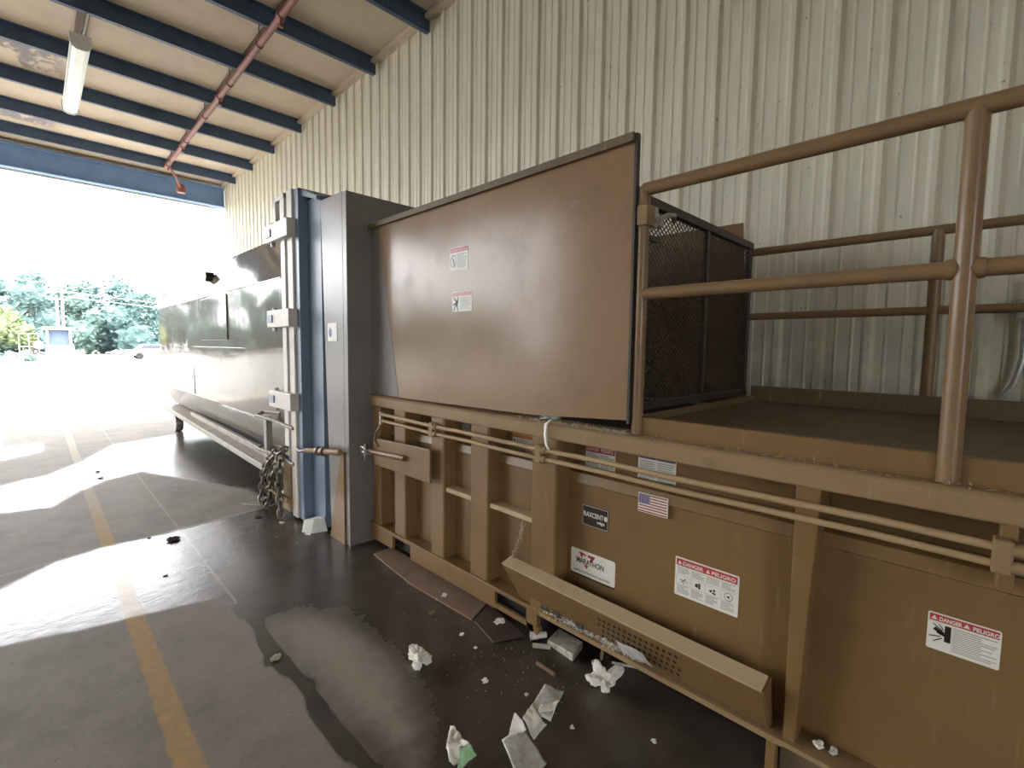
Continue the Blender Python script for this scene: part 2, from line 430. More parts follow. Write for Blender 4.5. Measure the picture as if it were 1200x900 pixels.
# bridging straps between the purlins
for xs_ in (.72, 2.72):
    for i in range(4, len(PUR)-1):
        a, b = PUR[i]+.1, PUR[i+1]-.1
        if i not in (8, 9) and xs_ < 1: continue
        struct(MB().box(xs_-.07, xs_+.07, a, b, 6.385, 6.415).build('ceiling_strap', M_rust))
# header over the opening, with its flange and drip
m = MB()
m.box(-9, 4.27, 16.70, 16.72, 5.77, 6.28); m.box(-9, 4.27, 16.60, 16.82, 5.75, 5.775); m.box(-9, 4.27, 16.60, 16.82, 6.28, 6.305)
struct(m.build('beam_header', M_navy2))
struct(MB().prism_x([(16.9,5.72),(16.93,5.72),(16.93,6.5),(16.9,6.5)], -9, 4.5).build('wall_front', M_concw))

# left and back walls, unseen; back doorway added for fill light, left end open
struct(MB().box(-9.2, -9, -8, 11.0, 0, 6.44).build('wall_left', M_wall))
struct(MB().box(-9.2, -7, -8.2, -8, 0, 6.44).box(-3.8, 4.5, -8.2, -8, 0, 6.44).box(-7, -3.8, -8.2, -8, 4.4, 6.44).build('wall_back', M_wall))
# ---------------------------------------------------------------- things overhead
t = thing('sprinkler_pipe', 'long red oxide pipe hung below the roof beams, running towards the opening', 'pipe', (2.53, 10.5, 6.05))
MB().tube([(2.53,-6,6.02),(2.53,14.9,6.02)], .045, 14).build('pipe_run', M_red, t, True)
for yy in (6.3, 7.85, 9.35, 11.0, 12.6, 14.2):
    m = MB().tube([(2.53,yy,6.02),(2.53,yy,6.40)], .008, 6)
    m.lathe([(.055,-.012),(.055,.012)], (2.53,yy,6.02), 'y', 14); m.build('hanger', M_rust, t, True)
for yy in (7.0, 10.0, 13.0, 14.6):
    m = MB().lathe([(.058,-.05),(.062,-.03),(.062,.03),(.058,.05)], (2.53,yy,6.02), 'y', 14)
    m.tube([(2.53,yy,6.02),(2.53,yy,5.90)], .016, 8).lathe([(.03,-.006),(.03,.006)], (2.53,yy,5.89), 'z', 10)
    m.build('sprinkler_head', M_red, t, True)
m = MB().tube([(2.53,14.6,6.0),(2.75,14.9,5.85),(2.9,15.3,5.7)], .03, 8).lathe([(.1,-.1),(.12,0),(.1,.1)], (2.92,15.35,5.7), 'z', 12)
m.build('elbow_fitting', M_red, t, True)

t = thing('strip_light', 'white eight foot strip light hung on a wire below the roof', 'light fixture', (.63, 10.3, 5.68))
m = MB().prism_y([(.52,5.70),(.74,5.70),(.71,5.80),(.55,5.80)], 9.0, 11.6); m.build('housing', M_white, t, bevel=.008)
m = MB().prism_y([(.53,5.70),(.54,5.64),(.585,5.61),(.675,5.61),(.72,5.64),(.73,5.70)], 9.03, 11.57); m.build('lens', M_lens, t, bevel=.006)
for yy in (9.01, 11.59): MB().prism_y([(.515,5.805),(.515,5.69),(.535,5.63),(.585,5.60),(.675,5.60),(.725,5.63),(.745,5.69),(.745,5.805)], yy-.015, yy+.015).build('end_cap', M_white, t, bevel=.004)
MB().tube([(.63,9.15,5.79),(.72,9.14,6.21)], .007, 6).build('hanging_wire', M_steel, t)
MB().tube([(.63,11.3,5.79),(.63,10.85,6.21)], .007, 6).build('hanging_wire', M_steel, t)
MB().tube([(.63,9.6,5.79),(.68,9.5,5.95),(.72,9.3,6.1),(.74,9.16,6.22)], .010, 6).build('power_cord', M_white, t, True)

# cable hanging on the wall by the platform
o = MB().tube([(4.24,-.13,2.1),(4.24,-.125,1.842),(4.24,-.13,1.625),(4.24,-.10,1.467),(4.24,-.03,1.33),(4.24,.03,1.2)], .016, 8).build('wall_cable', M_steel, None, True)
tag(rebase(o, (4.24,-.1,1.2)), 'grey cable hanging down the cream wall behind the far railing', 'cable')
o = MB().box(4.19, 4.262, -.17, -.08, 1.86, 1.98).build('junction_box', M_steel, None, False, .006)
tag(rebase(o, (4.24,-.12,1.86)), 'small dark box on the cream wall at the cable top', 'electrical box')

# ================================================================ COMPACTOR
XF, XP, XR = 1.95, 2.05, 3.55          # rib faces, panel plane, back
YA, YB = 3.62, -1.3
comp = thing('trash_compactor', 'long brown stationary trash compactor with ribbed side along the cream wall', 'trash compactor', (2.0, 1.5, 0))
C = comp
# charge box : the panel bends outward below the stickers
panel = [(2.12,1.20),(2.12,1.012),(2.045,.985),(2.030,.938),(2.05,.928),(2.05,.17),(XR,.17),(XR,1.20)]
MB().prism_y(panel, YB, 3.60).build('charge_box', M_paint, C)
# top rail with rounded lip
MB().prism_y([(1.93,1.165),(1.93,1.235),(1.945,1.25),(2.10,1.25),(2.10,1.20),(1.99,1.165)], YB, 3.58).build('top_rail', M_dusty, C, bevel=.008)
MB().box(2.10, XR, YB, 1.2, 1.20, 1.235).build('top_plate', M_paint, C)
MB().box(2.0, XR-.02, 1.2, 3.5, 1.20, 1.244).build('chamber_shade_plate', M_black, C)  # closed black plate, painted as the dark of an open chamber
# ribs
for ya, yb, xx in ((3.085,3.245,XF),(2.60,2.755,XF),(2.15,2.322,XF),(1.60,1.78,XF-.01),(3.45,3.58,XF)):
    MB().box(xx, XP+.06, ya, yb, .16, 1.17).build('rib', M_paint, C, bevel=.012)
# tapered stiffener by the smooth panels, and the short one at the right
MB().hexa([(1.955,.435,.17),(2.12,.435,.17),(2.12,.475,.17),(1.955,.475,.17)], [(1.94,.395,1.17),(2.12,.395,1.17),(2.12,.475,1.17),(1.94,.475,1.17)]).build('rib', M_paint, C, bevel=.005)
MB().box(1.945, 2.12, -.085, -.045, .97, 1.17).build('rib', M_paint, C, bevel=.006)
# shelf stiffeners between the ribs
for ya, yb in ((2.322,2.60),(1.78,2.15)):
    MB().box(1.965, XP, ya, yb, .655, .685).build('shelf_stiffener', M_dust_lit, C, bevel=.004)
# bottom beam, its ledge and slots
m = MB()
m.box(1.935, 1.96, 1.70, 2.075, .16, .185); m.box(1.935, 1.96, 1.70, 2.075, .055, .085); m.box(1.935, 1.96, 1.74, 1.80, .055, .17); m.box(1.935, 1.96, 2.065, 3.0, .05, .185)
m.box(1.935, 1.96, 3.0, 3.25, .155, .185); m.box(1.935, 1.96, 3.25, 3.6, .05, .185); m.box(1.96, 2.06, 1.70, 3.6, .16, .182)
m.build('bottom_beam', M_paint, C, bevel=.003)
MB().box(2.0, 2.03, 1.72, 3.6, .04, .16).build('slot_shade_backing', M_black, C)  # black sheet painted as the shade behind the beam slots
# right hand sill and support posts
MB().box(1.93, 2.06, YB, .47, .165, .185).build('sill', M_dusty, C, bevel=.003)
MB().box(1.935, 2.06, .47, 1.72, .155, .18).build('sill', M_dusty, C, bevel=.003)
MB().box(1.95, 1.99, .495, .53, .0, .16).build('support_foot', M_paint, C, bevel=.003)
MB().box(1.932, 1.965, 1.715, 1.738, .0, .17).build('support_foot', M_paint, C, bevel=.003)
MB().box(2.0, 2.03, YB, .49, .0, .165).build('skirt_plate', M_dark, C)
for yy in (1.0, -.3, 2.7): MB().box(2.9, 3.1, yy-.1, yy+.1, 0, .17).build('support_foot', M_paint, C)
# twin hydraulic conduits with clamps
for dz, r in ((1.102,.0135),(1.052,.0125)):
    pts = [(1.925,3.40,dz+.01)] + [(1.925+.003*math.sin(i), 2.7-i*.35, dz+.003*math.sin(i*2.1)) for i in range(9)] + [(1.925,-.6,dz)]
    MB().tube(pts, r, 10).build('conduit', M_cond, C, True)
for yy in (2.70, 1.71, -.055):
    m = MB().box(1.905, 1.955, yy-.022, yy+.022, 1.028, 1.128); m.build('pipe_clamp', M_dusty, C, bevel=.006)
    for dz in (1.102, 1.052):
        MB().lathe([(.021,-.03),(.021,.03)], (1.925,yy-.02,dz), 'y', 10).build('coupling', M_dusty, C, True)
MB().box(1.915, 1.94, 3.385, 3.405, 1.03, 1.13).build('pipe_bracket', M_steel, C)
# docking end : tall plate with a flank, gusset plate, latch pin
MB().box(1.77, 3.5, 3.63, 3.70, 0, 2.855).build('docking_plate', M_greyp, C, bevel=.004)
MB().hexa([(1.77,3.70,0),(1.81,3.70,0),(1.81,3.98,.0),(1.77,3.98,.0)], [(1.77,3.70,2.86),(1.81,3.70,2.86),(1.81,4.10,2.87),(1.77,4.10,2.87)]).build('docking_flank', M_greyp, C, bevel=.003)
MB().prism_x([(3.70,0),(3.97,0),(3.74,.78),(3.70,.78)], 1.755, 1.77).build('docking_gusset', M_paint, C)
m = MB().plate_x([(3.46,.70),(3.46,.915),(2.69,.945),(2.69,.705)], 1.895, .02); m.build('gusset_plate', M_paint, C, bevel=.003)
MB().tube([(1.88,3.55,.80),(1.88,2.98,.835)], .022, 12).build('latch_pin', M_paint, C, True)
m = MB().torus_link((1.86,3.56,.80), (0,1,0), (1,0,.3), .09, .07, .011); m.torus_link((1.86,3.50,.80), (0,1,.2), (.2,0,1), .07, .06, .011); m.tube([(1.85,3.52,.735),(1.85,3.52,.865)], .008, 8)
m.build('shackle', M_steel, C, True)
MB().tube([(1.90,3.36,1.02),(1.89,3.42,.96),(1.89,3.43,.90),(1.89,3.38,.86)], .008, 8).build('hose_loop', M_chain, C, True)
# fold-down kick tray : leaning panel with a flanged top, grip holes and stops
yl, yr = 1.93, .53
m = MB()
m.hexa([(1.962,yr,.185),(1.968,yr,.185),(1.968,yl-.06,.185),(1.962,yl-.06,.185)], [(1.862,yr,.385),(1.870,yr,.385),(1.870,yl,.405),(1.862,yl,.405)])
tray = m.build('kick_tray', M_paint, C)
m = MB().hexa([(1.862,yr,.380),(1.935,yr,.402),(1.935,yl,.420),(1.862,yl,.400)], [(1.860,yr,.388),(1.935,yr,.410),(1.935,yl,.428),(1.860,yl,.408)])
m.build('tray_lip', M_dust_lit, tray)
m = MB()
for i in range(15):
    for j in range(4):
        y_ = 1.28-.028*i - (.014 if j % 2 else 0); f_ = .22 + .19*j
        x_ = 1.962-.1*f_; z_ = .185+.2*f_
        nx_, nz_ = -.894, -.447
        u = Vector((-.447,0,.894)); v = Vector((0,1,0)); c = Vector((x_,y_,z_)) + Vector((nx_,0,nz_))*.0015
        m.add([c+u*.0115*math.cos(a*pi/4)+v*.0085*math.sin(a*pi/4) for a in range(8)], [tuple(range(8))])
m.build('grip_hole_discs', M_black, tray)  # flat black discs paint the shade inside the holes
for yy in (1.66, 1.42, 1.575): MB().hexa([(1.955,yy-.02,.19),(1.945,yy-.02,.19),(1.945,yy+.02,.19),(1.955,yy+.02,.19)], [(1.93,yy-.02,.235),(1.92,yy-.02,.225),(1.92,yy+.02,.225),(1.93,yy+.02,.235)]).build('hinge_stop', M_mesh, tray)
MB().prism_y([(1.862,.385),(1.97,.185),(1.99,.185),(1.95,.40)], yr-.008, yr).build('tray_end', M_paint, tray)
# chain holding the tray
MB().chain([(1.935,1.83,.66),(1.93,1.85,.55),(1.925,1.905,.43)], .034, .02, .004).build('tray_chain', M_rchain, C, True)

# ---- stickers on the compactor --------------------------------------------------
def S_rect(m, X, yl_, zt, u0, v0, u1, v1):
    m.add([(X,yl_-u0,zt-v0),(X,yl_-u1,zt-v0),(X,yl_-u1,zt-v1),(X,yl_-u0,zt-v1)], [(0,1,2,3)])
def S_poly(m, X, yl_, zt, pts): m.add([(X,yl_-u,zt-v) for u,v in pts], [tuple(range(len(pts)))])
def S_text(m, X, yl_, zt, txt, u, v, h, width=None, bold=0):      # baseline at v
    vs, fs, w_ = text_mesh(txt, h, width, bold)
    m.add([(X, yl_-u-a, zt-v+b) for a,b,_ in vs], fs); return w_
def base_plate(name, parent, X, y_, z_, w_, h_, m_, rad=.006, label=None):
    pts = []
    for cx, cy, a0 in ((w_-rad,rad,-90),(w_-rad,h_-rad,0),(rad,h_-rad,90),(rad,rad,180)):
        for q in range(4):
            a = math.radians(a0+q*30); pts.append((cx+rad*math.cos(a), cy+rad*math.sin(a)))
    return MB().prism_x([(y_-u, z_-v) for u,v in pts], X-.002, X+.004).build(name, m_, parent, label=label)
E1 = .0005
def tri(m, X, y_, z_, u, v, s): S_poly(m, X, y_, z_, [(u,v+s),(u+s*.55,v),(u+s*1.1,v+s)])
def textlines(m, X, y_, z_, u0, v0, u1, v1, n, seed):
    r = random.Random(seed); st = (v1-v0)/n
    for i in range(n):
        S_rect(m, X, y_, z_, u0, v0+i*st, u1-(u1-u0)*r.choice((0,0,.05,.1,.35)), v0+i*st+st*.5)

def danger_wide(X, y_, z_, w_, h_, label):
    """four panel danger sticker"""
    s = base_plate('danger_sticker', C, X, y_, z_, w_, h_, M_stw, .005, label); X -= .002
    m = MB(); S_rect(m, X-E1, y_, z_, .006, .006, w_-.006, h_*.21); m.build('red_band', M_str, s)
    m = MB(); tri(m, X-2*E1, y_, z_, .012, .013, .018); S_text(m, X-2*E1, y_, z_, 'DANGER', .037, h_*.175, .017, w_*.33, .0006)
    tri(m, X-2*E1, y_, z_, w_*.5, .013, .018); S_text(m, X-2*E1, y_, z_, 'PELIGRO', w_*.5+.026, h_*.175, .017, w_*.36, .0006); m.build('lettering', M_stw, s)
    m = MB(); q = (w_-.016)/4
    for i in range(4):
        u = .008+q*i
        textlines(m, X-E1, y_, z_, u+.003, h_*.25, u+q-.005, h_*.43, 5, i); textlines(m, X-E1, y_, z_, u+.003, h_*.72, u+q-.005, h_*.94, 6, i+9)
        for a, b in ((h_*.46,h_*.468),(h_*.69,h_*.698)): S_rect(m, X-E1, y_, z_, u, a, u+q-.003, b)
        S_rect(m, X-E1, y_, z_, u-.001, h_*.46, u+.0003, h_*.695)
    m.build('small_print', M_stg, s)
    m = MB(); X2 = X-E1
    cu, cv = .008+q*.5, h_*.58
    for du, dv, eu, ev in ((-.012,.012,.010,-.010),(-.004,.0,-.016,-.004),(.0,-.002,.002,.016),(.004,-.006,.017,.006)):
        L = Vector((eu-du, ev-dv)); p = Vector((-L.y, L.x)).normalized()*.0016
        S_poly(m, X2, y_, z_, [(cu+du+p.x,cv+dv+p.y),(cu+eu+p.x,cv+ev+p.y),(cu+eu-p.x,cv+ev-p.y),(cu+du-p.x,cv+dv-p.y)])
    def disc(u, v, r): S_poly(m, X2, y_, z_, [(u+r*math.cos(a*pi/6), v+r*math.sin(a*pi/6)) for a in range(12)])
    m.build('pictogram', M_stk, s); m = MB()
    cu += q; S_poly(m, X2, y_, z_, [(cu-.013,cv-.004),(cu+.001,cv-.010),(cu+.001,cv+.010),(cu-.010,cv+.008)]); S_rect(m, X2, y_, z_, cu+.003, cv-.012, cu+.012, cv+.013)
    m.build('pictogram', M_stk, s); m = MB()
    cu += q; disc(cu-.009, cv+.002, .006); disc(cu+.006, cv-.004, .0055); S_poly(m, X2, y_, z_, [(cu,cv+.004),(cu+.012,cv+.006),(cu+.014,cv+.014),(cu-.004,cv+.012)])
    m.build('pictogram', M_stk, s); m = MB()
    cu += q
    ring = [(cu+.018*math.cos(a*pi/12), cv+.018*math.sin(a*pi/12)) for a in range(24)]; ri = [(cu+.0158*math.cos(a*pi/12), cv+.0158*math.sin(a*pi/12)) for a in range(24)]
    for a in range(24): S_poly(m, X2, y_, z_, [ring[a], ring[(a+1)%24], ri[(a+1)%24], ri[a]])
    S_poly(m, X2, y_, z_, [(cu-.008,cv-.006),(cu-.002,cv-.002),(cu+.006,cv-.006),(cu+.003,cv+.004),(cu+.008,cv+.010),(cu,cv+.006),(cu-.006,cv+.002)])
    m.build('pictogram', M_stk, s)
def danger_crush(X, y_, z_, w_, h_, label):
    s = base_plate('danger_sticker', C, X, y_, z_, w_, h_, M_stw, .006, label); X -= .002
    m = MB(); S_rect(m, X-E1, y_, z_, .004, .004, w_-.004, h_*.22); m.build('red_band', M_str, s)
    m = MB(); tri(m, X-2*E1, y_, z_, .008, .008, .014); S_text(m, X-2*E1, y_, z_, 'DANGER', .028, h_*.185, .013, w_*.32, .0005)
    tri(m, X-2*E1, y_, z_, w_*.5, .008, .014); S_text(m, X-2*E1, y_, z_, 'PELIGRO', w_*.5+.022, h_*.185, .013, w_*.35, .0005); m.build('lettering', M_stw, s)
    m = MB(); textlines(m, X-E1, y_, z_, w_*.37, h_*.28, w_-.007, h_*.94, 12, 3); m.build('small_print', M_stg, s)
    m = MB(); X2 = X-E1
    S_rect(m, X2, y_, z_, w_*.25, h_*.28, w_*.34, h_*.72)
    for (a, b, cc, d, t_) in ((.10,.42,.24,.52,.07),(.08,.30,.22,.44,.018),(.03,.66,.20,.60,.018),(.10,.78,.22,.64,.018),(.16,.28,.24,.42,.016),(.14,.50,.27,.56,.05)):
        p0 = Vector((a*w_,b*h_)); p1 = Vector((cc*w_,d*h_)); L = p1-p0; p = Vector((-L.y,L.x)).normalized()*t_*w_*.5
        S_poly(m, X2, y_, z_, [tuple(p0+p),tuple(p1+p),tuple(p1-p),tuple(p0-p)])
    m.build('pictogram', M_stk, s)
    m = MB(); S_rect(m, X-E1, y_, z_, w_*.355, h_*.25, w_*.36, h_*.97); m.build('divider', M_stg, s)
def danger_small(parent, X, y_, z_, w_, h_, label, kind):
    s = base_plate('danger_sticker', parent, X, y_, z_, w_, h_, M_stw, .004, label); X -= .002
    m = MB(); S_rect(m, X-E1, y_, z_, .005, .005, w_-.005, h_*.22); m.build('red_band', M_str, s)
    m = MB(); S_text(m, X-2*E1, y_, z_, 'DANGER PELIGRO', .012, h_*.19, .016, w_-.024); m.build('lettering', M_stw, s)
    m = MB(); textlines(m, X-E1, y_, z_, w_*.42, h_*.3, w_-.01, h_*.92, 9, kind); m.build('small_print', M_stg, s)
    m = MB(); cu, cv = w_*.22, h_*.58
    if kind == 1:
        r0, r1 = w_*.16, w_*.135
        for a in range(24): S_poly(m, X-E1, y_, z_, [(cu+r*math.cos(b*pi/12), cv+1.35*r*math.sin(b*pi/12)) for r, b in ((r0,a),(r0,a+1),(r1,a+1),(r1,a))])
        S_poly(m, X-E1, y_, z_, [(cu-.014,cv-.03),(cu+.004,cv-.012),(cu+.016,cv+.03),(cu+.004,cv+.03),(cu-.004,cv+.008)])
    else:
        for du, dv, eu, ev in ((-.03,-.04,.01,.0),(-.035,.01,.02,-.01),(.0,-.02,.015,.05),(.02,-.04,.005,.02),(-.03,.05,.0,.0)):
            L = Vector((eu-du,ev-dv)); p = Vector((-L.y,L.x)).normalized()*.006
            S_poly(m, X-E1, y_, z_, [(cu+du+p.x,cv+dv+p.y),(cu+eu+p.x,cv+ev+p.y),(cu+eu-p.x,cv+ev-p.y),(cu+du-p.x,cv+dv-p.y)])
    m.build('pictogram', M_stk, s)
PX = 2.05
import builtins
SFACT = PX/1.95
def sp(y_, z_, X):        # shift a point measured on the rib plane back to plane X along its sight line
    k = X/1.95; return y_*k, 1.65+(z_-1.65)*k
a, b = sp(.924,.752,PX); danger_wide(PX, a, b, .268*SFACT, .170*SFACT, 'wide danger sticker with four pictogram columns')
a, b = sp(.092,.847,PX); danger_crush(PX, a, b, .162*SFACT, .117*SFACT, 'danger sticker with black crushed hand pictogram')
# black product plate
a, b = sp(1.43,.862,PX); s = base_plate('product_plate', C, PX, a, b, .165, .112, M_stk, .008, 'black plate with white lettering')
m = MB(); X = PX-.003
for u0, v0, u1, v1 in ((.004,.003,.161,.005),(.004,.107,.161,.109),(.003,.004,.005,.108),(.160,.004,.162,.108)): S_rect(m, X, a, b, u0, v0, u1, v1)
S_text(m, X, a, b, 'RAXCENT', .010, .060, .026, .125, .001); S_poly(m, X, a, b, [(.148+.011*math.cos(q*pi/6), .048+.014*math.sin(q*pi/6)) for q in range(12)])
S_text(m, X, a, b, 'edge', .095, .085, .016, .048, .0006); m.build('lettering', M_stw, s)
# maker's sign
a, b = sp(1.496,.618,PX); W_, H_ = .282, .137
s = base_plate('maker_sign', C, PX, a, b, W_, H_, M_stw, .012, 'white maker sign with red arrow logo'); X = PX-.003
MB().box(PX-.006, PX, a-W_+.004, a-.004, b-H_-.006, b-H_+.001).build('sign_edge', M_stk, s)
m = MB(); S_poly(m, X, a, b, [(.055,.010),(.100,.016),(.104,.026),(.075,.024),(.082,.036),(.068,.036)]); S_poly(m, X, a, b, [(.112,.014),(.160,.014),(.138,.052),(.122,.052),(.132,.028),(.112,.028)]); S_poly(m, X, a, b, [(.088,.074),(.118,.074),(.104,.096)])
m.build('arrow_logo', M_maroon, s)
m = MB(); S_text(m, X-E1, a, b, 'MARATHON', .040, .071, .030, .175, .0010); m.build('lettering', M_stk, s)
m = MB(); S_text(m, X-E1, a, b, 'COMPACTION', .020, .121, .0095, .075, .0003); S_text(m, X-E1, a, b, 'RECYCLING SOLUTIONS', .112, .121, .0095, .140, .0003)
S_poly(m, X-E1, a, b, [(.098,.112),(.108,.112),(.103,.124)]); m.build('small_print', M_stk, s)
# red header sticker and blue header sticker under the rail (on the recessed strip)
PU = 2.12
a, b = sp(1.418,1.176,PU); b = min(b, 1.163); s = base_plate('warning_sticker', C, PU, a, b, .188, .148, M_stw, .004, 'grey sticker with red header behind the pipes'); X = PU-.003
m = MB(); S_rect(m, X, a, b, .003, .003, .185, .042); m.build('red_band', M_str, s)
m = MB(); S_text(m, X-E1, a, b, 'DANGER  PELIGRO', .010, .034, .019, .165, .0004); m.build('lettering', M_stw, s)
m = MB(); textlines(m, X, a, b, .006, .050, .090, .142, 9, 5); textlines(m, X, a, b, .098, .050, .182, .142, 9, 6); m.build('small_print', M_stg, s)
a, b = sp(1.122,1.176,PU); b = min(b, 1.163); s = base_plate('notice_sticker', C, PU, a, b, .20, .158, M_stw, .004, 'white notice sticker with blue header behind the pipes'); X = PU-.003
m = MB(); S_rect(m, X, a, b, .003, .003, .098, .022); S_rect(m, X, a, b, .102, .003, .197, .022); m.build('blue_band', M_stb, s)
m = MB(); textlines(m, X, a, b, .008, .032, .094, .15, 11, 7); textlines(m, X, a, b, .106, .032, .192, .15, 11, 8); m.build('small_print', M_stg, s)
# orange and violet ones between the ribs
a, b = sp(1.94,1.172,PU); b = min(b,1.163); s = base_plate('warning_sticker', C, PU, a, b, .185, .10, M_stw, .004, 'small sticker with orange header between ribs'); X = PU-.003
m = MB(); S_rect(m, X, a, b, .002, .002, .183, .016); S_rect(m, X, a, b, .002, .020, .183, .040); m.build('orange_band', M_sto, s)
m = MB(); S_rect(m, X, a, b, .01, .052, .024, .064); S_rect(m, X, a, b, .01, .082, .024, .094); m.build('pictogram', M_stk, s)
m = MB(); textlines(m, X, a, b, .035, .048, .178, .096, 6, 9); m.build('small_print', M_stg, s)
a, b = sp(2.44,1.190,PU); b = min(b,1.163); s = base_plate('warning_sticker', C, PU, a, b, .13, .118, M_stw, .004, 'small faded sticker with violet header between ribs'); X = PU-.003
m = MB(); S_rect(m, X, a, b, .002, .002, .128, .036); m.build('violet_band', M_stv, s)
m = MB(); textlines(m, X, a, b, .008, .045, .122, .112, 6, 10); m.build('small_print', M_stg, s)
# flag
a, b = sp(1.116,.994,2.03); s = base_plate('flag_sticker', C, 2.030, a, b, .152, .092, M_stw, .002, 'stars and stripes flag sticker'); X = 2.027
m = MB()
for i in range(7): S_rect(m, X, a, b, .003 if i > 3 else .062, .003+i*.0132, .149, .003+i*.0132+.0066)
m.build('red_stripes', mat('flag_red', (.33, .09, .07), .5), s)
m = MB(); S_rect(m, X-.0002, a, b, .003, .003, .062, .050); m.build('blue_canton', mat('flag_violet', (.10, .075, .20), .5), s)
m = MB()
for i in range(5):
    for j in range(6):
        cu, cv = .009+j*.0095, .008+i*.0093
        S_poly(m, X-.0005, a, b, [(cu+(.0028 if q % 2 == 0 else .0012)*math.sin(q*pi/5), cv-(.0028 if q % 2 == 0 else .0012)*math.cos(q*pi/5)) for q in range(10)])
m.build('stars', M_stw, s)
# sticker on the docking flank
s = base_plate('danger_sticker', C, 1.768, 3.985, 1.835, .17, .15, M_stw, .004, 'small pale sticker on the docking flank')
m = MB(); S_poly(m, 1.7645, 3.985, 1.835, [(.05+.03*math.cos(q*pi/6), .08+.04*math.sin(q*pi/6)) for q in range(12)]); m.build('pictogram', M_stb, s)

# ================================================================ HOPPER
hop = thing('feed_hopper', 'tall glossy brown steel hopper standing on the compactor', 'hopper', (2.6, 2.4, 1.25)); H = hop
def slab_x(name, poly, x, tk, m_, par, **k): return MB().prism_x(poly, x, x+tk).build(name, m_, par, **k)
slab_x('near_panel', [(3.50,2.60),(3.20,1.256),(1.80,1.275),(1.195,1.315),(1.205,2.60)], 1.97, .008, M_gloss, H)
m = MB().prism_y([(1.945,2.585),(1.945,2.625),(1.985,2.625),(1.985,2.612),(1.958,2.612),(1.958,2.585)], 1.20, 3.62); m.build('rim', M_dark, H, bevel=.002)
MB().box(1.962, 1.99, 1.188, 1.200, 1.30, 2.622).build('corner_flange', M_mesh, H)  # flange coloured dark to stand for the shaded gap beside the post
MB().hexa([(1.982,3.205,1.256),(1.982,3.215,1.256),(3.55,3.215,1.256),(3.55,3.205,1.256)], [(1.982,3.50,2.60),(1.982,3.51,2.60),(3.60,3.51,2.60),(3.60,3.50,2.60)]).build('rear_panel', M_gloss, H)
MB().hexa([(1.978,3.22,1.256),(1.978,3.625,1.256),(1.988,3.625,1.256),(1.988,3.22,1.256)], [(1.978,3.51,2.59),(1.978,3.625,2.59),(1.988,3.625,2.59),(1.988,3.51,2.59)]).build('side_filler', M_greyp, H)
slab_x('far_panel', [(3.50,2.57),(3.22,1.256),(1.22,1.256),(1.30,2.55)], 3.58, .008, M_paint, H)
danger_small(H, 1.97, 2.57, 2.295, .19, .150, 'danger sticker with circled figure, upper of the two', 1)
danger_small(H, 1.97, 2.54, 2.008, .20, .128, 'danger sticker with crushed hand, lower of the two', 2)

# ================================================================ LOADING PLATFORM
plat = thing('loading_platform', 'brown steel loading deck tray on the compactor beside the hopper', 'platform', (2.7, .2, 1.24)); L = plat
MB().box(2.035, 3.62, YB, 1.17, 1.238, 1.305).build('deck_plate', M_dark, L)
MB().box(2.0, 2.035, YB, 1.185, 1.225, 1.335).build('front_curb', M_paint, L, bevel=.004)
MB().box(3.55, 3.62, YB, 1.185, 1.30, 1.405).build('back_curb', M_dark, L, bevel=.004)
MB().hexa([(2.04,1.16,1.30),(3.55,1.16,1.30),(3.55,1.20,1.30),(2.04,1.20,1.30)], [(2.04,1.16,1.34),(3.55,1.16,1.34),(3.55,1.175,1.34),(2.04,1.175,1.34)]).build('threshold', M_dark, L)
# railings
def railing(name, label, X, zt, zm, r, posts, y1, zb):
    t = thing(name, label, 'railing', (X, .2, zb))
    MB().tube([(X,YB,zt),(X,y1,zt)], r, 16).build('top_rail', M_pipe, t, True)
    MB().tube([(X,YB,zm),(X,y1,zm)], r*.92, 16).build('middle_rail', M_pipe, t, True)
    for yy, rr, top in posts:
        MB().tube([(X,yy,zb),(X,yy,top)], rr, 16).build('post', M_pipe, t, True)
        if rr == r:
            for zz, s_ in ((zm, .92),):
                for dy in (-1, 1):
                    MB().lathe([(r*1.03,0),(r*1.12,.012),(r*1.03,.024)], (X,yy+dy*(r+.004)-.012,zz), 'y', 16).build('weld_collar', M_pipe, t, True)
    return t
fr = railing('guard_railing', 'brown pipe guard railing in front of the deck, nearest the camera', 2.0, 2.375, 1.905, .029, ((.075,.029,2.375),(-1.1,.029,2.375)), 1.165, 1.25)
MB().tube([(2.0,1.165,1.255),(2.0,1.165,2.385)], .027, 16).build('end_post', M_pipe, fr, True)
MB().box(1.966, 2.04, 1.130, 1.182, 2.21, 2.30).build('post_bracket', M_dusty, fr, bevel=.004)
br = railing('guard_railing', 'brown pipe guard railing at the back of the deck against the wall', 3.6, 2.335, 1.89, .027, ((.255,.030,2.335),(-1.0,.030,2.335)), 1.24, 1.405)

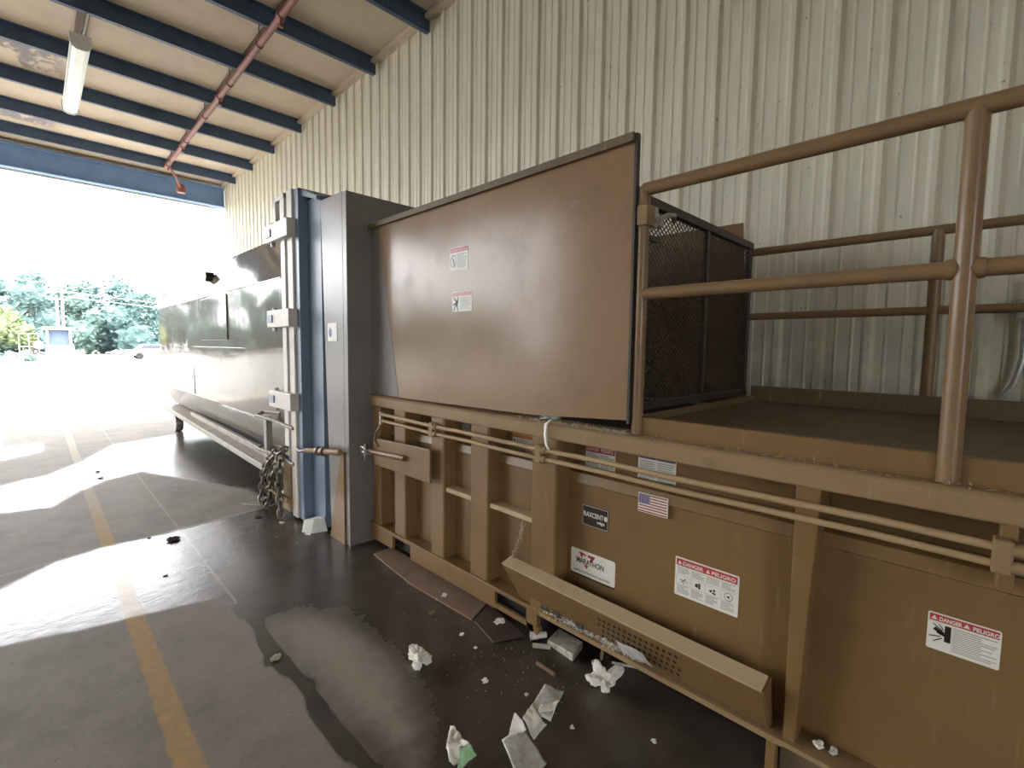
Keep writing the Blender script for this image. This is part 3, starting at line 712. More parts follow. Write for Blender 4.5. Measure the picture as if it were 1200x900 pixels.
# mesh gate
g = thing('mesh_gate', 'dark expanded metal mesh gate between hopper and deck', 'gate', (2.8, 1.22, 1.34)); G = g
for x0, x1 in ((2.045,2.075),(2.815,2.85),(3.50,3.55)):
    MB().box(x0, x1, 1.215, 1.245, 1.345, 2.37).build('upright', M_mesh, G, bevel=.003)
MB().box(2.045, 3.55, 1.21, 1.25, 2.345, 2.39).build('top_bar', M_mesh, G, bevel=.003)
MB().box(2.045, 3.55, 1.215, 1.245, 1.345, 1.385).build('bottom_bar', M_mesh, G, bevel=.003)
m = MB(); tk = .0019
x0, x1, z0, z1 = 2.06, 3.53, 1.37, 2.36
def strand(p, q):
    p = Vector((p[0],1.23,p[1])); q = Vector((q[0],1.23,q[1])); d = (q-p).normalized(); n_ = Vector((0,1,0)); b_ = d.cross(n_)
    vs = [v + n_*tk*a_ + b_*tk*c_ for v in (p,q) for a_, c_ in ((1,1),(1,-1),(-1,-1),(-1,1))]
    m.add(vs, [(0,1,5,4),(1,2,6,5),(2,3,7,6),(3,0,4,7)])
sl = .72
k = z0-(x1-x0)*sl
while k < z1:
    for sgn in (1, -1):
        pts = []
        # z = k + sl*(x-x0)  (mirrored for sgn -1)
        for xx in (x0, x1):
            zz = k+sl*(xx-x0)
            if z0 <= zz <= z1: pts.append((xx, zz))
        for zz in (z0, z1):
            xx = x0+(zz-k)/sl
            if x0 < xx < x1: pts.append((xx, zz))
        if len(pts) >= 2:
            a_, b_ = pts[0], pts[1]
            if sgn < 0: a_, b_ = (x0+x1-a_[0], a_[1]), (x0+x1-b_[0], b_[1])
            strand(a_, b_)
    k += .030
m.build('mesh_sheet', M_mesh, G)
m = MB().box(2.09, 2.19, 1.195, 1.215, 2.24, 2.34); m.box(2.19, 2.23, 1.19, 1.21, 2.25, 2.28); latch = m.build('gate_latch', M_steel, G, bevel=.004, label='galvanised latch')
MB().tube([(2.15,1.19,2.27),(2.24,1.17,2.31),(2.30,1.17,2.32),(2.34,1.19,2.30)], .012, 8).build('latch_handle', M_steel, latch, True)
MB().box(2.10, 2.20, 1.185, 1.215, 2.17, 2.195).build('latch_keeper', M_mesh, latch, bevel=.003)

# ================================================================ ROLL-OFF CONTAINER
ct = thing('roll_off_container', 'long shiny octagonal roll-off compactor container docked at the far end', 'waste container', (2.6, 8, 0)); K = ct
octo = [(1.72,.86),(1.72,2.30),(1.95,2.82),(3.25,2.82),(3.48,2.30),(3.48,.86),(3.22,.48),(1.94,.48)]
# shell with gently dished side plates so the paint reflects unevenly
def shell():
    m = MB(); rows = []
    nY = 60
    sec = []
    for i in range(len(octo)):
        a, b = octo[i], octo[(i+1) % len(octo)]; nsub = 10 if i in (0,) else 4
        for q in range(nsub): sec.append((a[0]+(b[0]-a[0])*q/nsub, a[1]+(b[1]-a[1])*q/nsub, i, q/nsub))
    for r in range(nY+1):
        yy = 4.86+(11.35-4.86)*r/nY; row = []
        for (x_, z_, i, f_) in sec:
            dx = 0
            if i in (0, 1) and f_ > 0:
                w_ = math.sin(f_*pi); dx = .012*w_*noise.noise(Vector((0, yy*.55, z_*.9))) - .006*w_*math.sin((yy-4.86)/1.62*pi)**2
            row.append((x_+dx, yy, z_))
        rows.append(row)
    n_ = len(sec)
    vs = [v for r in rows for v in r]; fs = [(r*n_+i, r*n_+(i+1)%n_, (r+1)*n_+(i+1)%n_, (r+1)*n_+i) for r in range(nY) for i in range(n_)]
    fs += [tuple(range(n_)), tuple(range(nY*n_, (nY+1)*n_))[::-1]]
    return m.add(vs, fs)
sh = shell().build('shell', M_cont, K, True)
sh.data.set_sharp_from_angle(angle=math.radians(14))
m = MB()
m.tube([(1.722,4.9,1.60),(1.714,7.0,1.602),(1.714,9.3,1.602),(1.722,11.35,1.60)], .007, 6); m.tube([(1.718,4.9,2.30),(1.718,11.35,2.30)], .008, 6)
m.build('weld_seam', M_cont, K, True)
for yy in (8.6,): MB().box(1.712, 1.73, yy-.01, yy+.01, .88, 1.6).build('seam_strip', M_cont, K)
m = MB().lathe([(.03,-.05),(.065,-.045),(.07,.0),(.07,.06)], (1.80,7.94,2.596), 'x', 16); m.build('vent_cap', M_stk, K, True)
MB().prism_y([(1.722,1.70),(1.706,1.70),(1.706,2.27),(1.722,2.27)], 6.75, 8.0).build('side_panel', M_cont, K, bevel=.004)
# base rail, sloping slightly, with a top plate
m = MB().hexa([(1.70,5.0,.265),(2.0,5.0,.265),(2.0,11.2,.40),(1.70,11.2,.40)], [(1.70,5.0,.335),(2.0,5.0,.335),(2.0,11.2,.47),(1.70,11.2,.47)]); m.build('base_rail', M_rail, K, bevel=.008)
MB().hexa([(1.84,5.25,.34),(1.90,5.25,.34),(1.90,9.6,.43),(1.84,9.6,.43)], [(1.84,5.25,.42),(1.90,5.25,.42),(1.90,9.6,.49),(1.84,9.6,.49)]).build('inner_rail', M_rail, K, bevel=.006)
MB().box(2.0, 3.2, 4.9, 11.2, .26, .49).build('underframe', M_black, K)
for yy, x0 in ((10.75,1.80),(10.75,3.0),(5.6,3.0),(5.6,1.95)):
    MB().lathe([(.03,-.06),(.16,-.06),(.165,-.03),(.165,.03),(.16,.06),(.03,.06)], (x0+.06,yy,.165), 'x', 20).build('ground_roller', M_steel, K, True)
# docking front frame with post strips, sunlight painted into their pale colour
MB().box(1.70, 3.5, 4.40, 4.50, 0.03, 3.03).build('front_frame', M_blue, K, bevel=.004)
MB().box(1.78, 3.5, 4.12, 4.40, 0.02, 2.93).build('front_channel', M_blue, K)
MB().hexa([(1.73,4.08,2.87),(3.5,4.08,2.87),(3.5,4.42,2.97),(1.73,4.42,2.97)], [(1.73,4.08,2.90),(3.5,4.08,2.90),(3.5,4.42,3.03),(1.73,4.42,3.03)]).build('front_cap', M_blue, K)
MB().box(1.68, 1.72, 4.50, 4.62, .03, 3.04).build('post_strip', M_light, K, bevel=.004)
MB().box(1.665, 1.71, 4.64, 4.74, .60, 3.03).build('post_strip', M_light, K, bevel=.004)
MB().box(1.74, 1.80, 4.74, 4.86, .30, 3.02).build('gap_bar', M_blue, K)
for zz in (2.70, 1.90, 1.13):
    m = MB().box(1.62, 1.70, 4.46, 5.02, zz-.085, zz+.075); lug = m.build('hinge_lug', M_light, K, bevel=.006)
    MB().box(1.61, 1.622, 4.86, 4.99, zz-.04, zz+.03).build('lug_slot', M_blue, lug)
    MB().tube([(1.66,4.92,zz-.12),(1.66,4.92,zz+.10)], .022, 10).build('hinge_pin', M_steel, lug, True)
# top bracket
m = MB().box(1.66, 1.70, 4.84, 4.90, 2.80, 3.0); m.box(1.66, 1.70, 4.64, 4.90, 2.98, 3.02); m.build('top_bracket', M_light, K, bevel=.004)
# ratchet cage at mid height : two U straps and a post
for zz in (.90, .56):
    MB().tube([(1.68,4.56,zz-.03),(1.63,5.0,zz+.01),(1.58,5.28,zz+.02),(1.66,5.32,zz+.05),(1.72,5.0,zz+.06)], .018, 8).build('cage_strap', M_rail, K, True)
MB().box(1.62, 1.68, 5.12, 5.20, .30, .92).build('cage_post', M_rail, K, bevel=.006)
MB().box(1.66, 1.70, 4.62, 4.80, .06, .55).build('post_foot', M_dusty, K, bevel=.006)
MB().tube([(1.64,4.60,.18),(1.60,5.05,.22)], .025, 8).build('tow_bar', M_dusty, K, True)
# ratchet binder tying the container to the docking plate
bd = thing('load_binder', 'rusty turnbuckle load binder tying the container frame to the docking plate', 'load binder', (1.70, 4.0, .74))
MB().tube([(1.70,4.34,.70),(1.71,3.66,.79)], .024, 12).build('barrel', M_dusty, bd, True)
for f_ in (.40, .55):
    MB().lathe([(.034,-.02),(.040,-.012),(.040,.012),(.034,.02)], (1.705,4.34-.68*f_,.70+.09*f_), 'y', 14).build('collar', M_chain, bd, True)
MB().tube([(1.70,4.34,.70),(1.68,4.42,.68),(1.68,4.47,.70)], .013, 8).build('hook', M_chain, bd, True)
# chains hanging on the cage
o = MB().chain([(1.66,4.66,.68),(1.60,4.80,.62),(1.58,4.98,.50),(1.58,5.1,.36),(1.56,5.13,.12),(1.57,5.06,.03),(1.58,4.95,.14),(1.58,4.88,.36),(1.60,4.80,.50)], .09, .06, .011).build('hanging_chain', M_chain, None, True)
tag(rebase(o, (1.58,5.0,.02)), 'heavy steel chain hanging from the container cage, left loop', 'chain')
o = MB().chain([(1.62,4.74,.62),(1.60,4.74,.40),(1.59,4.70,.20),(1.58,4.64,.06),(1.57,4.60,.03)], .09, .06, .011).build('hanging_chain', M_chain, None, True)
tag(rebase(o, (1.60,4.7,.02)), 'heavy steel chain hanging straight down beside the blue container frame', 'chain')
o = MB().tube([(1.45,5.35,.012),(1.50,5.22,.02),(1.56,5.16,.015)], .008, 6).build('wire_piece', M_steel, None, True)
tag(rebase(o, (1.5,5.25,.004)), 'short pale wire lying on wet floor left of the chain', 'wire')

# ================================================================ DEBRIS
def crumple(name, m_, c, size, seed, label, cat, squash=.55, amp=.55, lobes=(), cap=None):
    bm = bmesh.new(); bmesh.ops.create_icosphere(bm, subdivisions=4, radius=1)
    off = Vector((seed*3.1, seed*1.7, seed*.9))
    for v in bm.verts:
        d = v.co.normalized()
        n1 = noise.noise(d*1.4+off); n2 = abs(noise.noise(d*2.7+off)); n3 = abs(noise.noise(d*6+off*2)); n4 = noise.noise(d*13+off)
        r = .75 + amp*n1 - .55*n2 - .28*n3 + .10*n4
        for ld, lw, lh in lobes:
            r += lh*max(0, d.dot(Vector(ld).normalized()))**lw
        v.co = d*max(.18, r)
    zmin = min(v.co.z*squash for v in bm.verts)
    for v in bm.verts:
        v.co = Vector((v.co.x*size[0], v.co.y*size[1], (v.co.z*squash-zmin)*size[2]))
    me = bpy.data.meshes.new(name); bm.to_mesh(me); bm.free(); me.materials.append(m_)
    o = link(name, me); o.location = (c[0], c[1], c[2] if len(c) > 2 else 0)
    return tag(o, label, cat) if label else o
def sheet(name, m_, quad, n, amp, seed, label=None, cat=None, z=.012, parent=None, scale=9):
    """a wrinkled sheet laid over four floor corners"""
    q = [Vector((a[0], a[1], a[2] if len(a) > 2 else 0)) for a in quad]; m = MB(); vs = []
    off = Vector((seed*2.3, seed, 0))
    for i in range(n+1):
        for j in range(n+1):
            u, v = i/n, j/n
            p = q[0].lerp(q[1], u).lerp(q[3].lerp(q[2], u), v)
            h = abs(noise.noise(p*scale+off))*amp + abs(noise.noise(p*scale*2.6+off))*amp*.5
            e = .25*amp*noise.noise(p*scale*1.7-off)
            vs.append((p.x+e, p.y+e*.7, p.z+z*.3+h))
    fs = [(i*(n+1)+j, i*(n+1)+j+1, (i+1)*(n+1)+j+1, (i+1)*(n+1)+j) for i in range(n) for j in range(n)]
    m.add(vs, fs)
    o = m.build(name, m_, parent, True, solid=.0012)
    if label: rebase(o, (q[0].x, q[0].y, 0)); tag(o, label, cat)
    return o
crumple('crumpled_paper', M_paper, (1.34,2.0), (.052,.075,.075), 3, 'crumpled white paper on the wet floor, leftmost of the litter balls', 'paper', .6, .7, (((.2,1,.3),6,.6),((.7,-.7,-.1),5,.5)))
crumple('crumpled_bag', M_paper, (1.885,1.225), (.06,.06,.08), 8, 'crumpled white bag with ears of plastic lying below the kick tray', 'plastic bag', .7, .6, (((.9,-.3,.35),9,1.1),((-.6,.8,.1),9,1.0),((.1,.6,.6),10,.9)))
# plastic bag with a green printed corner : tapered neck and wide bottom
t = thing('plastic_bag', 'small twisted plastic bag with green printed bottom corner', 'plastic bag', (1.16,1.44,0))
q = [(1.055,1.465),(1.19,1.545),(1.215,1.535),(1.205,1.40)]
def onfloor(px, py, z=0):
    d = fw*F + R_*(px-600) - U_*(py-450); t_ = (z-1.65)/d.z; return d.x*t_, d.y*t_
def Q(*pts):                                   # measured floor corners (x, y) with a lift z
    return [(*onfloor(a, b, c if len(r_) else 0), c) for a, b, c, *r_ in [(p[0], p[1], p[2], 1) for p in pts]]
sheet('bag_body', M_paper, Q((527,854,.05),(533,856,.05),(552,884,.03),(523,884,.02)), 18, .05, 4, parent=t, scale=11)
sheet('bag_base', M_paper, Q((522,880,.02),(546,878,.04),(552,888,.02),(531,906,.0)), 14, .05, 5, parent=t, scale=11)
sheet('printed_corner', M_green, Q((540,880,.05),(552,876,.05),(559,887,.01),(536,907,.005)), 14, .025, 6, parent=t, scale=11, label='green printed corner')
sheet('clear_sachet', M_tissue, Q((588,868,.03),(613,855,.03),(641,897,.0),(612,930,.0)), 14, .012, 7, 'clear flat plastic sachet lying nearest the camera', 'plastic wrapper', .012)
sheet('paper_napkin', M_paper, Q((595,868,.0),(603,839,.05),(612,846,.05),(617,858,.035)), 16, .03, 9, 'folded white napkin tucked behind the clear sachet', 'napkin', .02)
sheet('torn_tissue', M_paper, Q((612,848,.03),(624,832,.04),(641,854,.02),(626,868,.0)), 16, .05, 12, 'torn white tissue between the napkin and a clear film', 'tissue', .02)
sheet('clear_film', M_tissue, Q((620,835,.03),(638,804,.01),(661,813,.01),(645,843,.03)), 14, .014, 13, 'clear crinkled plastic film sheet on the wet floor', 'plastic wrapper', .02)
sheet('film_tail', M_paper, Q((630,838,.03),(634,829,.03),(656,826,.03),(645,848,.0)), 12, .03, 15, 'white paper tail between the torn tissue and the clear film', 'paper', .02)
# foam block
c4 = [onfloor(*p) for p in ((641,755),(655,742),(683,760),(671,776))]
o = MB().hexa([(x_,y_,0) for x_,y_ in c4], [(x_,y_,.026+.006*k_) for k_,(x_,y_) in enumerate(c4)]).build('foam_block', M_foam, None, False, .005); tag(rebase(o, (*c4[0],0)), 'dirty pale foam slab under the kick tray edge', 'foam slab')
p0, p1 = onfloor(622,750), onfloor(640,748)
t = thing('paper_cup', 'crushed white paper cup beside the foam slab', 'cup', (*p0,0))
MB().tube([(*p0,.024),(*p1,.022)], [.024,.017], 16).build('cup_wall', M_paper, t, True)
MB().tube([(p0[0]-.002,p0[1]+.002,.024),(*p0,.024)], .027, 16).build('cup_rim', M_speck, t, True)
p0, p1 = onfloor(624,759), onfloor(645,761)
o = MB().tube([(*p0,.013),(*p1,.013)], .013, 10).build('cardboard_tube', M_foam, None, True); tag(rebase(o, (*p0,0)), 'short pale cardboard tube in front of the crushed cup', 'tube')
p0, p1 = onfloor(629,779), onfloor(650,793)
o = MB().tube([(*p0,.011),(*p1,.011)], .011, 8).build('dark_stick', M_cardb, None, True); tag(rebase(o, (*p0,0)), 'dark short stick lying on the wet floor below the foam slab', 'stick')
p0 = onfloor(697,778)
t = thing('bottle_cap', 'white round bottle cap ring under the tray', 'bottle cap', (*p0,0))
MB().lathe([(.008,0),(.017,0),(.018,.012),(.015,.014),(.010,.014),(.008,.008)], (*p0,0), 'z', 18).build('cap_ring', M_speck, t, True)
o = crumple('wood_chip', mat('tan_wood', (.45, .33, .16), .8), onfloor(705,775), (.012,.014,.05), 21, 'tan wood chip next to the white bottle cap', 'wood chip', .9, .3)
p0, p1 = onfloor(717,778), onfloor(770,788)
o = MB().tube([(*p0,.008),(*p1,.008)], [.006,.009], 8).build('pale_stick', M_foam, None, True); tag(rebase(o, (*p0,0)), 'long thin pale stick on the floor under the tray', 'stick')
# white carton by the docking plate
t = thing('white_carton', 'small white folded carton standing beside the docking plate', 'carton', (1.66,4.17,0))
m = MB().hexa([(1.60,4.21,0),(1.66,4.11,0),(1.78,4.08,.0),(1.76,4.22,0)], [(1.63,4.23,.10),(1.67,4.15,.115),(1.77,4.12,.12),(1.76,4.22,.11)]); m.build('carton_body', M_white, t, bevel=.004)
MB().hexa([(1.60,4.14,0),(1.605,4.135,0),(1.635,4.10,0),(1.63,4.095,0)], [(1.66,4.17,.108),(1.662,4.165,.108),(1.685,4.14,.114),(1.683,4.135,.114)]).build('carton_flap', M_white, t)
# chip of dark slab in the wet band, others
o = crumple('slab_chip', M_brick, (.757,4.76), (.075,.06,.045), 41, 'flat dark slab chip in the shiny wet band', 'stone chip', .5, .3)
for i, (x_, y_, sx_, lb) in enumerate(((.62,4.95,.022,'small dark chip left of the flat slab chip at the joint'), (1.45,4.86,.05,'flat dark chip right of the slab chip near the docking plate'), (.50,7.95,.05,'dark chip beside the yellow line, farther of two'), (.50,7.55,.05,'dark chip beside the yellow line, nearer of two'), (.59,4.05,.022,'tiny black chip in the shiny wet band'), (1.32,4.03,.016,'tiny dark chip mid way along the wet floor'))):
    crumple('slab_chip', M_brick, (x_,y_), (sx_,sx_*.8,sx_*.5), 50+i, lb, 'stone chip', .5, .3)
o = crumple('rubble_lump', M_foam, (.826,2.56), (.04,.035,.02), 61, 'pale gritty lump on the stained floor crack', 'rubble', .5, .4)
# small paper scraps, each where the photo shows one
SCR = [((569,800),.022,'white paper scrap between the two crumpled balls'), ((521,700+0),.03,'white scrap at the end of the brown floor plate'), ((617,815),.016,'tiny scrap up-left of the clear film'),
       ((585,732),.045,'pale crumpled wrapper on the dark board'), ((541,745),.02,'small scrap below the dark board'), ((670,853),.014,'small pale scrap right of the napkins'), ((557,760),.014,'tiny scrap left of the dark stick'),
       ((766,870),.016,'faint scrap at the lower right of the floor'), ((505,720),.03,'torn brown card with white edge left of the dark board'), ((330,614),.03,'small white scrap on the wet floor before the frame'),
       ((818,808),.03,'white scrap on the floor under the right tray'), ((513,703),.016,'white fleck on the brown floor plate edge'), ((486,663),.014,'white fleck upper on the brown floor plate')]
def onfloor(px, py, z=0):
    d = fw*F + R_*(px-600) - U_*(py-450); t_ = (z-1.65)/d.z; return d.x*t_, d.y*t_
for i, (p_, s_1, lb) in enumerate(SCR):
    x_, y_ = onfloor(*p_)
    crumple('paper_scrap', M_cardb if 'brown card' in lb else M_paper, (x_,y_), (s_1,s_1*.9,s_1*.8), 70+i, lb, 'paper scrap', .6, .6)
# fine litter, uncountable
rnd = random.Random(11); m = MB()
for _ in range(260):
    if rnd.random() < .5: px, py = rnd.gauss(600, 60), rnd.gauss(760, 35)
    elif rnd.random() < .5:
        f_ = rnd.random(); px, py = 460+150*f_+rnd.gauss(0,10), 665+80*f_+rnd.gauss(4,10)
    else: px, py = rnd.uniform(250,420), rnd.gauss(600,28)
    x_, y_ = onfloor(px, py)
    if x_ > 1.88 or y_ < .8 or y_ > 6: continue
    s1 = rnd.uniform(.0012,.0038)*(1 if py > 640 else 1.8); a = rnd.uniform(0,6.28)
    m.hexa([(x_+s1*math.cos(a+q*pi/2), y_+s1*math.sin(a+q*pi/2)*.7, .0) for q in range(4)], [(x_+.7*s1*math.cos(a+q*pi/2), y_+.7*s1*math.sin(a+q*pi/2)*.7, s1*.8) for q in range(4)])
o = m.build('floor_crumbs', M_debris); tag(o, 'scattered pale crumbs and flecks on the wet floor beside the compactor', 'crumbs', kind='stuff')
# fibre dust along the top rail and tray lip
def shreds(name, n_, fpos, label, seed, lens=(.008,.03), mt=None):
    r = random.Random(seed); m = MB()
    for _ in range(n_):
        p = Vector(fpos(r)); d = Vector((r.gauss(0,1), r.gauss(0,1.3), abs(r.gauss(0,.4)))).normalized()*r.uniform(*lens)
        mid = p+d*.5+Vector((0,0,r.uniform(.0,.006)))
        m.tube([p, mid, p+d], [.0008,.0016,.0008], 4)
    o = m.build(name, mt or M_debris); return tag(o, label, 'debris', kind='stuff')
shreds('rail_shreds', 650, lambda r: ((lambda y_: (r.uniform(1.932,1.965), y_, 1.249+abs(r.gauss(0,.003))))(1.2+abs(r.gauss(0,.28)) if r.random() < .85 else r.uniform(-.3,1.3))), 'shredded fibre caught along the top rail under the hopper', 3)
shreds('tray_shreds', 420, lambda r: ((lambda f_: (1.945+r.gauss(0,.012), 1.66-.6*f_, .19+abs(r.gauss(0,.012))))(r.random())), 'white shredded scraps caught along the lower edge of the tray', 5, mt=M_paper)
# torn liner bunched at the hopper foot gap and plastic strap over the rail
o = crumple('torn_liner', M_tissue, (2.02,1.72,1.252), (.05,.10,.05), 90, 'bunched grey torn liner at the gap under the hopper panel', 'plastic film', .6, .7)
m = MB(); pts = [(2.0,1.635,1.258),(1.955,1.655,1.268),(1.922,1.665,1.245),(1.912,1.66,1.19),(1.905,1.645,1.14),(1.90,1.625,1.115)]
vs = []
for p in pts: vs += [(p[0],p[1]-.010,p[2]),(p[0],p[1]+.010,p[2])]
m.add(vs, [(2*i,2*i+1,2*i+3,2*i+2) for i in range(len(pts)-1)])
o = m.build('packing_strap', M_white, None, True, solid=.002); tag(rebase(o, (1.93,1.65,1.11)), 'white plastic packing strap looped over the compactor top rail', 'strap')
sheet('tray_wrapper', M_tissue, [(1.885,1.17,.27),(1.925,1.17,.20),(1.925,1.0,.20),(1.875,1.03,.285)], 10, .012, 33, None, None)
o = bpy.data.objects['tray_wrapper']; rebase(o, (1.90,1.1,.2)); tag(o, 'clear plastic wrapper stuck on the tray below the grip holes', 'plastic wrapper')
x_ = crumple('sill_scrap', M_paper, (1.99,.365,.186), (.022,.022,.03), 95, 'white scrap on the sill at the foot of the tapered rib', 'paper scrap', .7, .5)
x_ = crumple('sill_scrap', M_tissue, (2.0,.32,.186), (.03,.018,.03), 96, 'grey clear scrap on the sill beside the white scrap', 'paper scrap', .6, .5)
# steel plates lying along the foot of the compactor
o = MB().hexa([(1.83,3.36,0),(1.775,2.75,0),(1.80,2.12,0),(1.99,2.19,0),(1.99,3.36,0)], [(1.83,3.36,.012),(1.775,2.75,.012),(1.80,2.12,.012),(1.99,2.19,.02),(1.99,3.36,.02)]).build('floor_plate', M_cardb, None, False, .003)
tag(rebase(o, (1.85,2.7,0)), 'long brown steel plate lying along the foot of the compactor', 'floor plate')
o = MB().hexa([(1.805,2.105,0),(1.745,1.87,0),(1.91,1.785,0),(1.985,2.17,0)], [(1.805,2.105,.010),(1.745,1.87,.008),(1.91,1.785,.02),(1.985,2.17,.022)]).build('dark_board', M_mat2, None, False, .003)
tag(rebase(o, (1.85,1.95,0)), 'dark wet board on the floor beside the slotted beam', 'board')

# ================================================================ OUTSIDE
def foliage_mesh(name, blobs, nleaf, seed, m_, ls=.35):
    r = random.Random(seed); m = MB()
    for cx, cy, cz, rr in blobs:
        bm = bmesh.new(); bmesh.ops.create_icosphere(bm, subdivisions=3, radius=1)
        for v in bm.verts:
            d = v.co.normalized(); k_ = .8+.35*noise.noise(d*2.2+Vector((cx,cy,cz+seed)))+.2*noise.noise(d*6+Vector((cx,cy,cz)))
            v.co = Vector((cx,cy,cz)) + d*rr*k_
        bm.verts.ensure_lookup_table(); bm.verts.index_update()
        m.add([v.co[:] for v in bm.verts], [tuple(v.index for v in f.verts) for f in bm.faces]); bm.free()
        for _ in range(nleaf):
            d = Vector((r.gauss(0,1), r.gauss(0,1), r.gauss(0,1))).normalized(); p = Vector((cx,cy,cz))+d*rr*r.uniform(.75,1.18)
            a = Vector((r.gauss(0,1), r.gauss(0,1), r.gauss(0,.6))).normalized(); b = a.cross(d+Vector((.1,.2,.3))).normalized(); s1 = ls*r.uniform(.5,1.2)
            m.add([p-a*s1-b*s1*.2, p+b*s1*.5, p+a*s1, p-b*s1*.5], [(0,1,2,3)])
    me = bpy.data.meshes.new(name); me.from_pydata(m.v, [], m.f); me.update(); me.materials.append(m_); return me
def trunk_mesh(h_, r0):
    m = MB(); m.tube([(0,0,0),(.1,0,h_*.3),(.05,.1,h_*.62),(0,0,h_*.85)], [r0,r0*.8,r0*.55,r0*.25], 8)
    for a in range(4): m.tube([(.05,.05,h_*(.4+.1*a)),(1.2*math.cos(a*1.7),1.2*math.sin(a*1.7),h_*(.55+.1*a))], [r0*.4,r0*.15], 6)
    me = bpy.data.meshes.new('trunk'); me.from_pydata(m.v, [], m.f); me.update(); me.materials.append(M_bark); return me
TK = []
for s in range(3):
    r = random.Random(100+s)
    blobs = [(r.uniform(-2,2), r.uniform(-1.6,1.6), 2.0+i*1.15+r.uniform(-.4,.4), r.uniform(1.7,2.5)*(1-.05*i)) for i in range(7)]
    TK.append((foliage_mesh('crown', blobs, 230, s, M_leaf[s]), trunk_mesh(8.5, .28)))
kinds = ['teal green', 'deep blue green', 'soft pale green']
r = random.Random(5)
place = []
xx = -9.0
i = 0
while xx < 34:
    place.append((xx, (87 if i % 2 else 95)+r.uniform(-1,1), r.uniform(.94,1.04), i % 3)); xx += r.uniform(2.3,3.0); i += 1
for k_ in range(26): place.append((-12-k_*2.8+r.uniform(-.4,.4), (86 if k_ % 2 else 93)+r.uniform(-1,1), r.uniform(.98,1.12), r.randrange(3)))
words_ = ['first','second','third','fourth','fifth','sixth','seventh','eighth','ninth','tenth','eleventh','twelfth','thirteenth','fourteenth','fifteenth','sixteenth','seventeenth','eighteenth','nineteenth','twentieth']
vis = sorted([p for p in place if p[0] > -9.5], key=lambda p: p[0])
for j, (x_, y_, sc, kd) in enumerate(vis + [p for p in place if p[0] <= -9.5]):
    lb = f'{kinds[kd]} tree in the far row, {words_[min(j, 19)]} from the left' if j < len(vis) else 'tree in the far row well left of the rounded yellow green tree'
    t = thing('woodland_tree', lb, 'tree', (x_,y_,0), 'trees beyond the parking lot')
    for nm, me in (('crown', TK[kd][0]), ('trunk', TK[kd][1])):
        o = bpy.data.objects.new(nm, me); COL.objects.link(o); o.parent = t
    t.scale = (sc, sc, sc); t.rotation_euler = (0,0,r.uniform(0,6.28))
# nearer rounded tree at the left edge
t = thing('ornamental_tree', 'rounded yellow green tree at the left edge of the lot', 'tree', (-2.6,60,0))
me = foliage_mesh('crown', [(0,0,2.9,1.7),(1.6,.2,2.3,1.2),(-1.6,0,2.5,1.3),(.8,.3,3.6,1.1),(2.2,0,1.7,.7)], 260, 44, M_leafy, .22)
o = bpy.data.objects.new('crown', me); COL.objects.link(o); o.parent = t
o = bpy.data.objects.new('trunk', trunk_mesh(3.2, .16)); COL.objects.link(o); o.parent = t
for i, (x_, s1) in enumerate(((-2.6,.8),(-1.4,.7),(-.5,.6))):
    me = foliage_mesh('low_shrub', [(0,0,.5*s1,.7*s1),(.5*s1,0,.4*s1,.5*s1),(-.5*s1,.1,.4*s1,.5*s1)], 160, 60+i, M_leaf[2], .13)
    o = bpy.data.objects.new('low_shrub', me); COL.objects.link(o); o.location = (x_,57,0)
    tag(o, ('low pale shrub under the rounded tree, left of three', 'low pale shrub under the rounded tree, middle of three', 'low pale shrub right of the rounded tree')[i], 'shrub', 'shrubs under the rounded tree')
# gatehouse : flat roof, dark opening, pale base
t = thing('gate_booth', 'flat roofed booth with dark opening across the lot', 'booth', (1.55,60,0))
m = MB().box(.72, 2.5, 59, 61, 0, 1.35); m.build('base_wall', M_concw, t)
m = MB().box(.8, .95, 59.1, 60.9, 1.35, 2.7); m.box(2.3, 2.45, 59.1, 60.9, 1.35, 2.7); m.build('side_wall', M_concw, t)
MB().box(.95, 2.3, 59.6, 60.8, 1.35, 2.7).build('opening_shade_box', mat('booth_shade', (.10,.14,.22), .6), t)  # solid box coloured as the shade inside the booth
MB().box(.55, 2.7, 58.7, 61.2, 2.7, 2.95).build('flat_roof', M_wood, t, bevel=.02)
t = thing('swing_gate', 'pale pipe gate frame left of the booth', 'gate', (-.1,59,0))
m = MB()
for x_ in (-.9,-.3,.3): m.tube([(x_,59,0),(x_,59,2.3)], .04, 8)
for z_ in (2.3,1.2): m.tube([(-.9,59,z_),(.6,59,z_)], .035, 8)
m.build('gate_frame', M_wood, t, True)
t = thing('round_sign', 'white round sign on a post left of the booth', 'sign', (.15,58,0))
MB().lathe([(.34,-.02),(.34,.02)], (.3,58,1.35), 'y', 20).build('sign_disc', M_white, t, True); MB().tube([(.3,58.05,0),(.3,58.05,1.5)], .03, 8).build('sign_post', M_wood, t, True)
for i, (px, h_, w_) in enumerate(((83,1.5,.22),(90,.9,.14),(96,.95,.14),(150,.95,.24))):
    x_ = (px-39.5)/560.5*1.41*60*.5*1.0
    d = fw*F + R_*(px-600) - U_*(403-450); tt = 60/d.y; x_ = d.x*tt
    m = MB().lathe([(w_*.9,0),(w_,.05),(w_,h_*.9),(w_*.7,h_)], (x_,60,0), 'z', 14)
    o = m.build('bollard', M_concw, None, True); tag(rebase(o, (x_,60,0)), ('tall white bollard right beside the booth','short white bollard, second right of the booth','short white bollard, third right of the booth','lone white bollard far across the lot')[i], 'bollard', 'white bollards across the lot')
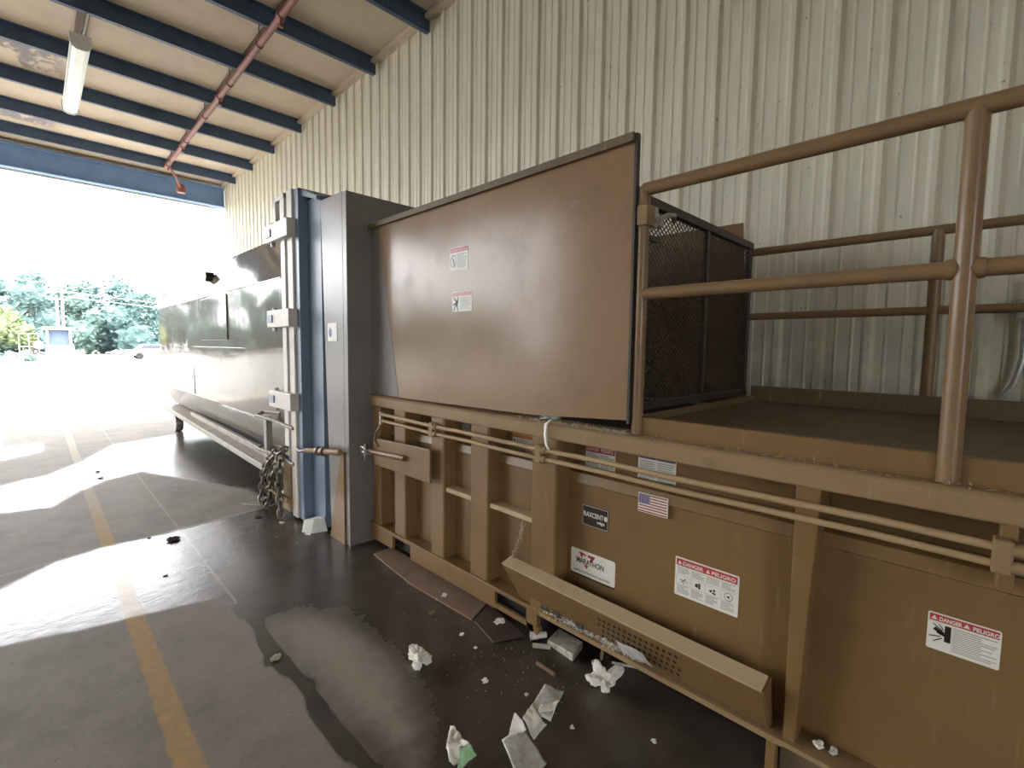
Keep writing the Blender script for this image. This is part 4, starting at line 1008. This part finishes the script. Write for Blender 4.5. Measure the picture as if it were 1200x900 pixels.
o = MB().box(-2.4, -.6, 54, 54.5, .0, .35).box(-2.5, -.5, 53.9, 54.6, .35, .45).build('low_bench', M_wood, None, False, .02); tag(rebase(o, (-1.5,54.2,0)), 'long low grey bench in front of the rounded tree', 'bench')
# utility poles and lines
for i, (px, top) in enumerate(((66,346),(72,338))):
    d = fw*F + R_*(px-600) - U_*(top-450); yp = 75+2.5*i; tt = yp/d.y; x_ = d.x*tt; zt = 1.65+d.z*tt
    t = thing('utility_pole', ('utility pole behind the booth, left of the pair','utility pole behind the booth, right of the pair')[i], 'utility pole', (x_,yp,0), 'utility poles')
    MB().tube([(x_,yp,0),(x_,yp,zt)], [.16,.11], 10).build('pole', M_wood, t, True); MB().box(x_-.9, x_+.9, yp-.07, yp+.07, zt-.5, zt-.38).build('crossarm', M_wood, t)
    for q in (-.8,-.3,.3,.8): MB().lathe([(.05,0),(.07,.06),(.04,.14)], (x_+q,yp,zt-.38), 'z', 8).build('insulator', M_white, t, True)
px0, pz0 = x_, zt
for i, dz in enumerate((-.3,-.9)):
    o = MB().tube([(px0+q*40/12, yp, pz0+dz-1.1*math.sin(q/12*pi)) for q in range(13)], .035, 5).build('power_line', M_wood, None, True)
    tag(rebase(o, (px0,yp,pz0-2)), ('upper power line crossing in front of the far trees','lower power line crossing in front of the far trees')[i], 'power line')
# parked car
d = fw*F + R_*(180-600) - U_*(402-450); tt = 62/d.y; cx = d.x*tt
t = thing('parked_car', 'white car parked across the lot beside the container', 'car', (cx,62,0)); 
prof_ = [(-2.1,.35),(-2.1,.85),(-1.5,1.0),(-1.0,1.5),(.7,1.52),(1.35,1.05),(2.1,.95),(2.15,.4)]
MB().add([(cx+a, 61.2, b) for a,b in prof_]+[(cx+a, 62.9, b) for a,b in prof_], [tuple(range(8)), tuple(range(8,16))[::-1]]+[(i,(i+1)%8,8+(i+1)%8,8+i) for i in range(8)]).build('body', M_car, t, bevel=.06)
MB().add([(cx+a, yy, b) for yy in (61.17,62.93) for a,b in ((-1.3,1.05),(-.95,1.43),(.62,1.45),(1.15,1.08))], [(0,1,2,3),(4,5,6,7)]).build('side_windows', M_glass, t)
for a in (-1.3,1.35):
    for yy in (61.22,62.75): MB().lathe([(.12,-.1),(.32,-.1),(.34,0),(.32,.1),(.12,.1)], (cx+a,yy,.33), 'y', 18).build('wheel', M_tyre, t, True)

# ================================================================ LIGHT
wd = bpy.data.worlds.new('sky'); SC.world = wd; wd.use_nodes = True
bg = wd.node_tree.nodes['Background']; bg.inputs[0].default_value = (.97, .98, 1.0, 1); bg.inputs[1].default_value = 5.0
sd = bpy.data.lights.new('sun', 'SUN'); sd.energy = 9.0; sd.angle = math.radians(1.0); sd.color = (1, .96, .88)
so = bpy.data.objects.new('sun', sd); COL.objects.link(so)
sdir = Vector((.25, -.36, -1.2)).normalized()     # light travels towards +x, back towards the camera, down
so.rotation_euler = sdir.to_track_quat('-Z', 'Y').to_euler(); so.location = (-20, 40, 40)

SC.view_settings.view_transform = 'Standard'; SC.view_settings.look = 'None'
SC.view_settings.gamma = 1; SC.view_settings.use_curve_mapping = False
SC.view_settings.exposure = 1.38
SC.cycles.max_bounces = 8; SC.cycles.diffuse_bounces = 5; SC.cycles.sample_clamp_indirect = 12
SC.cycles.use_denoising = True
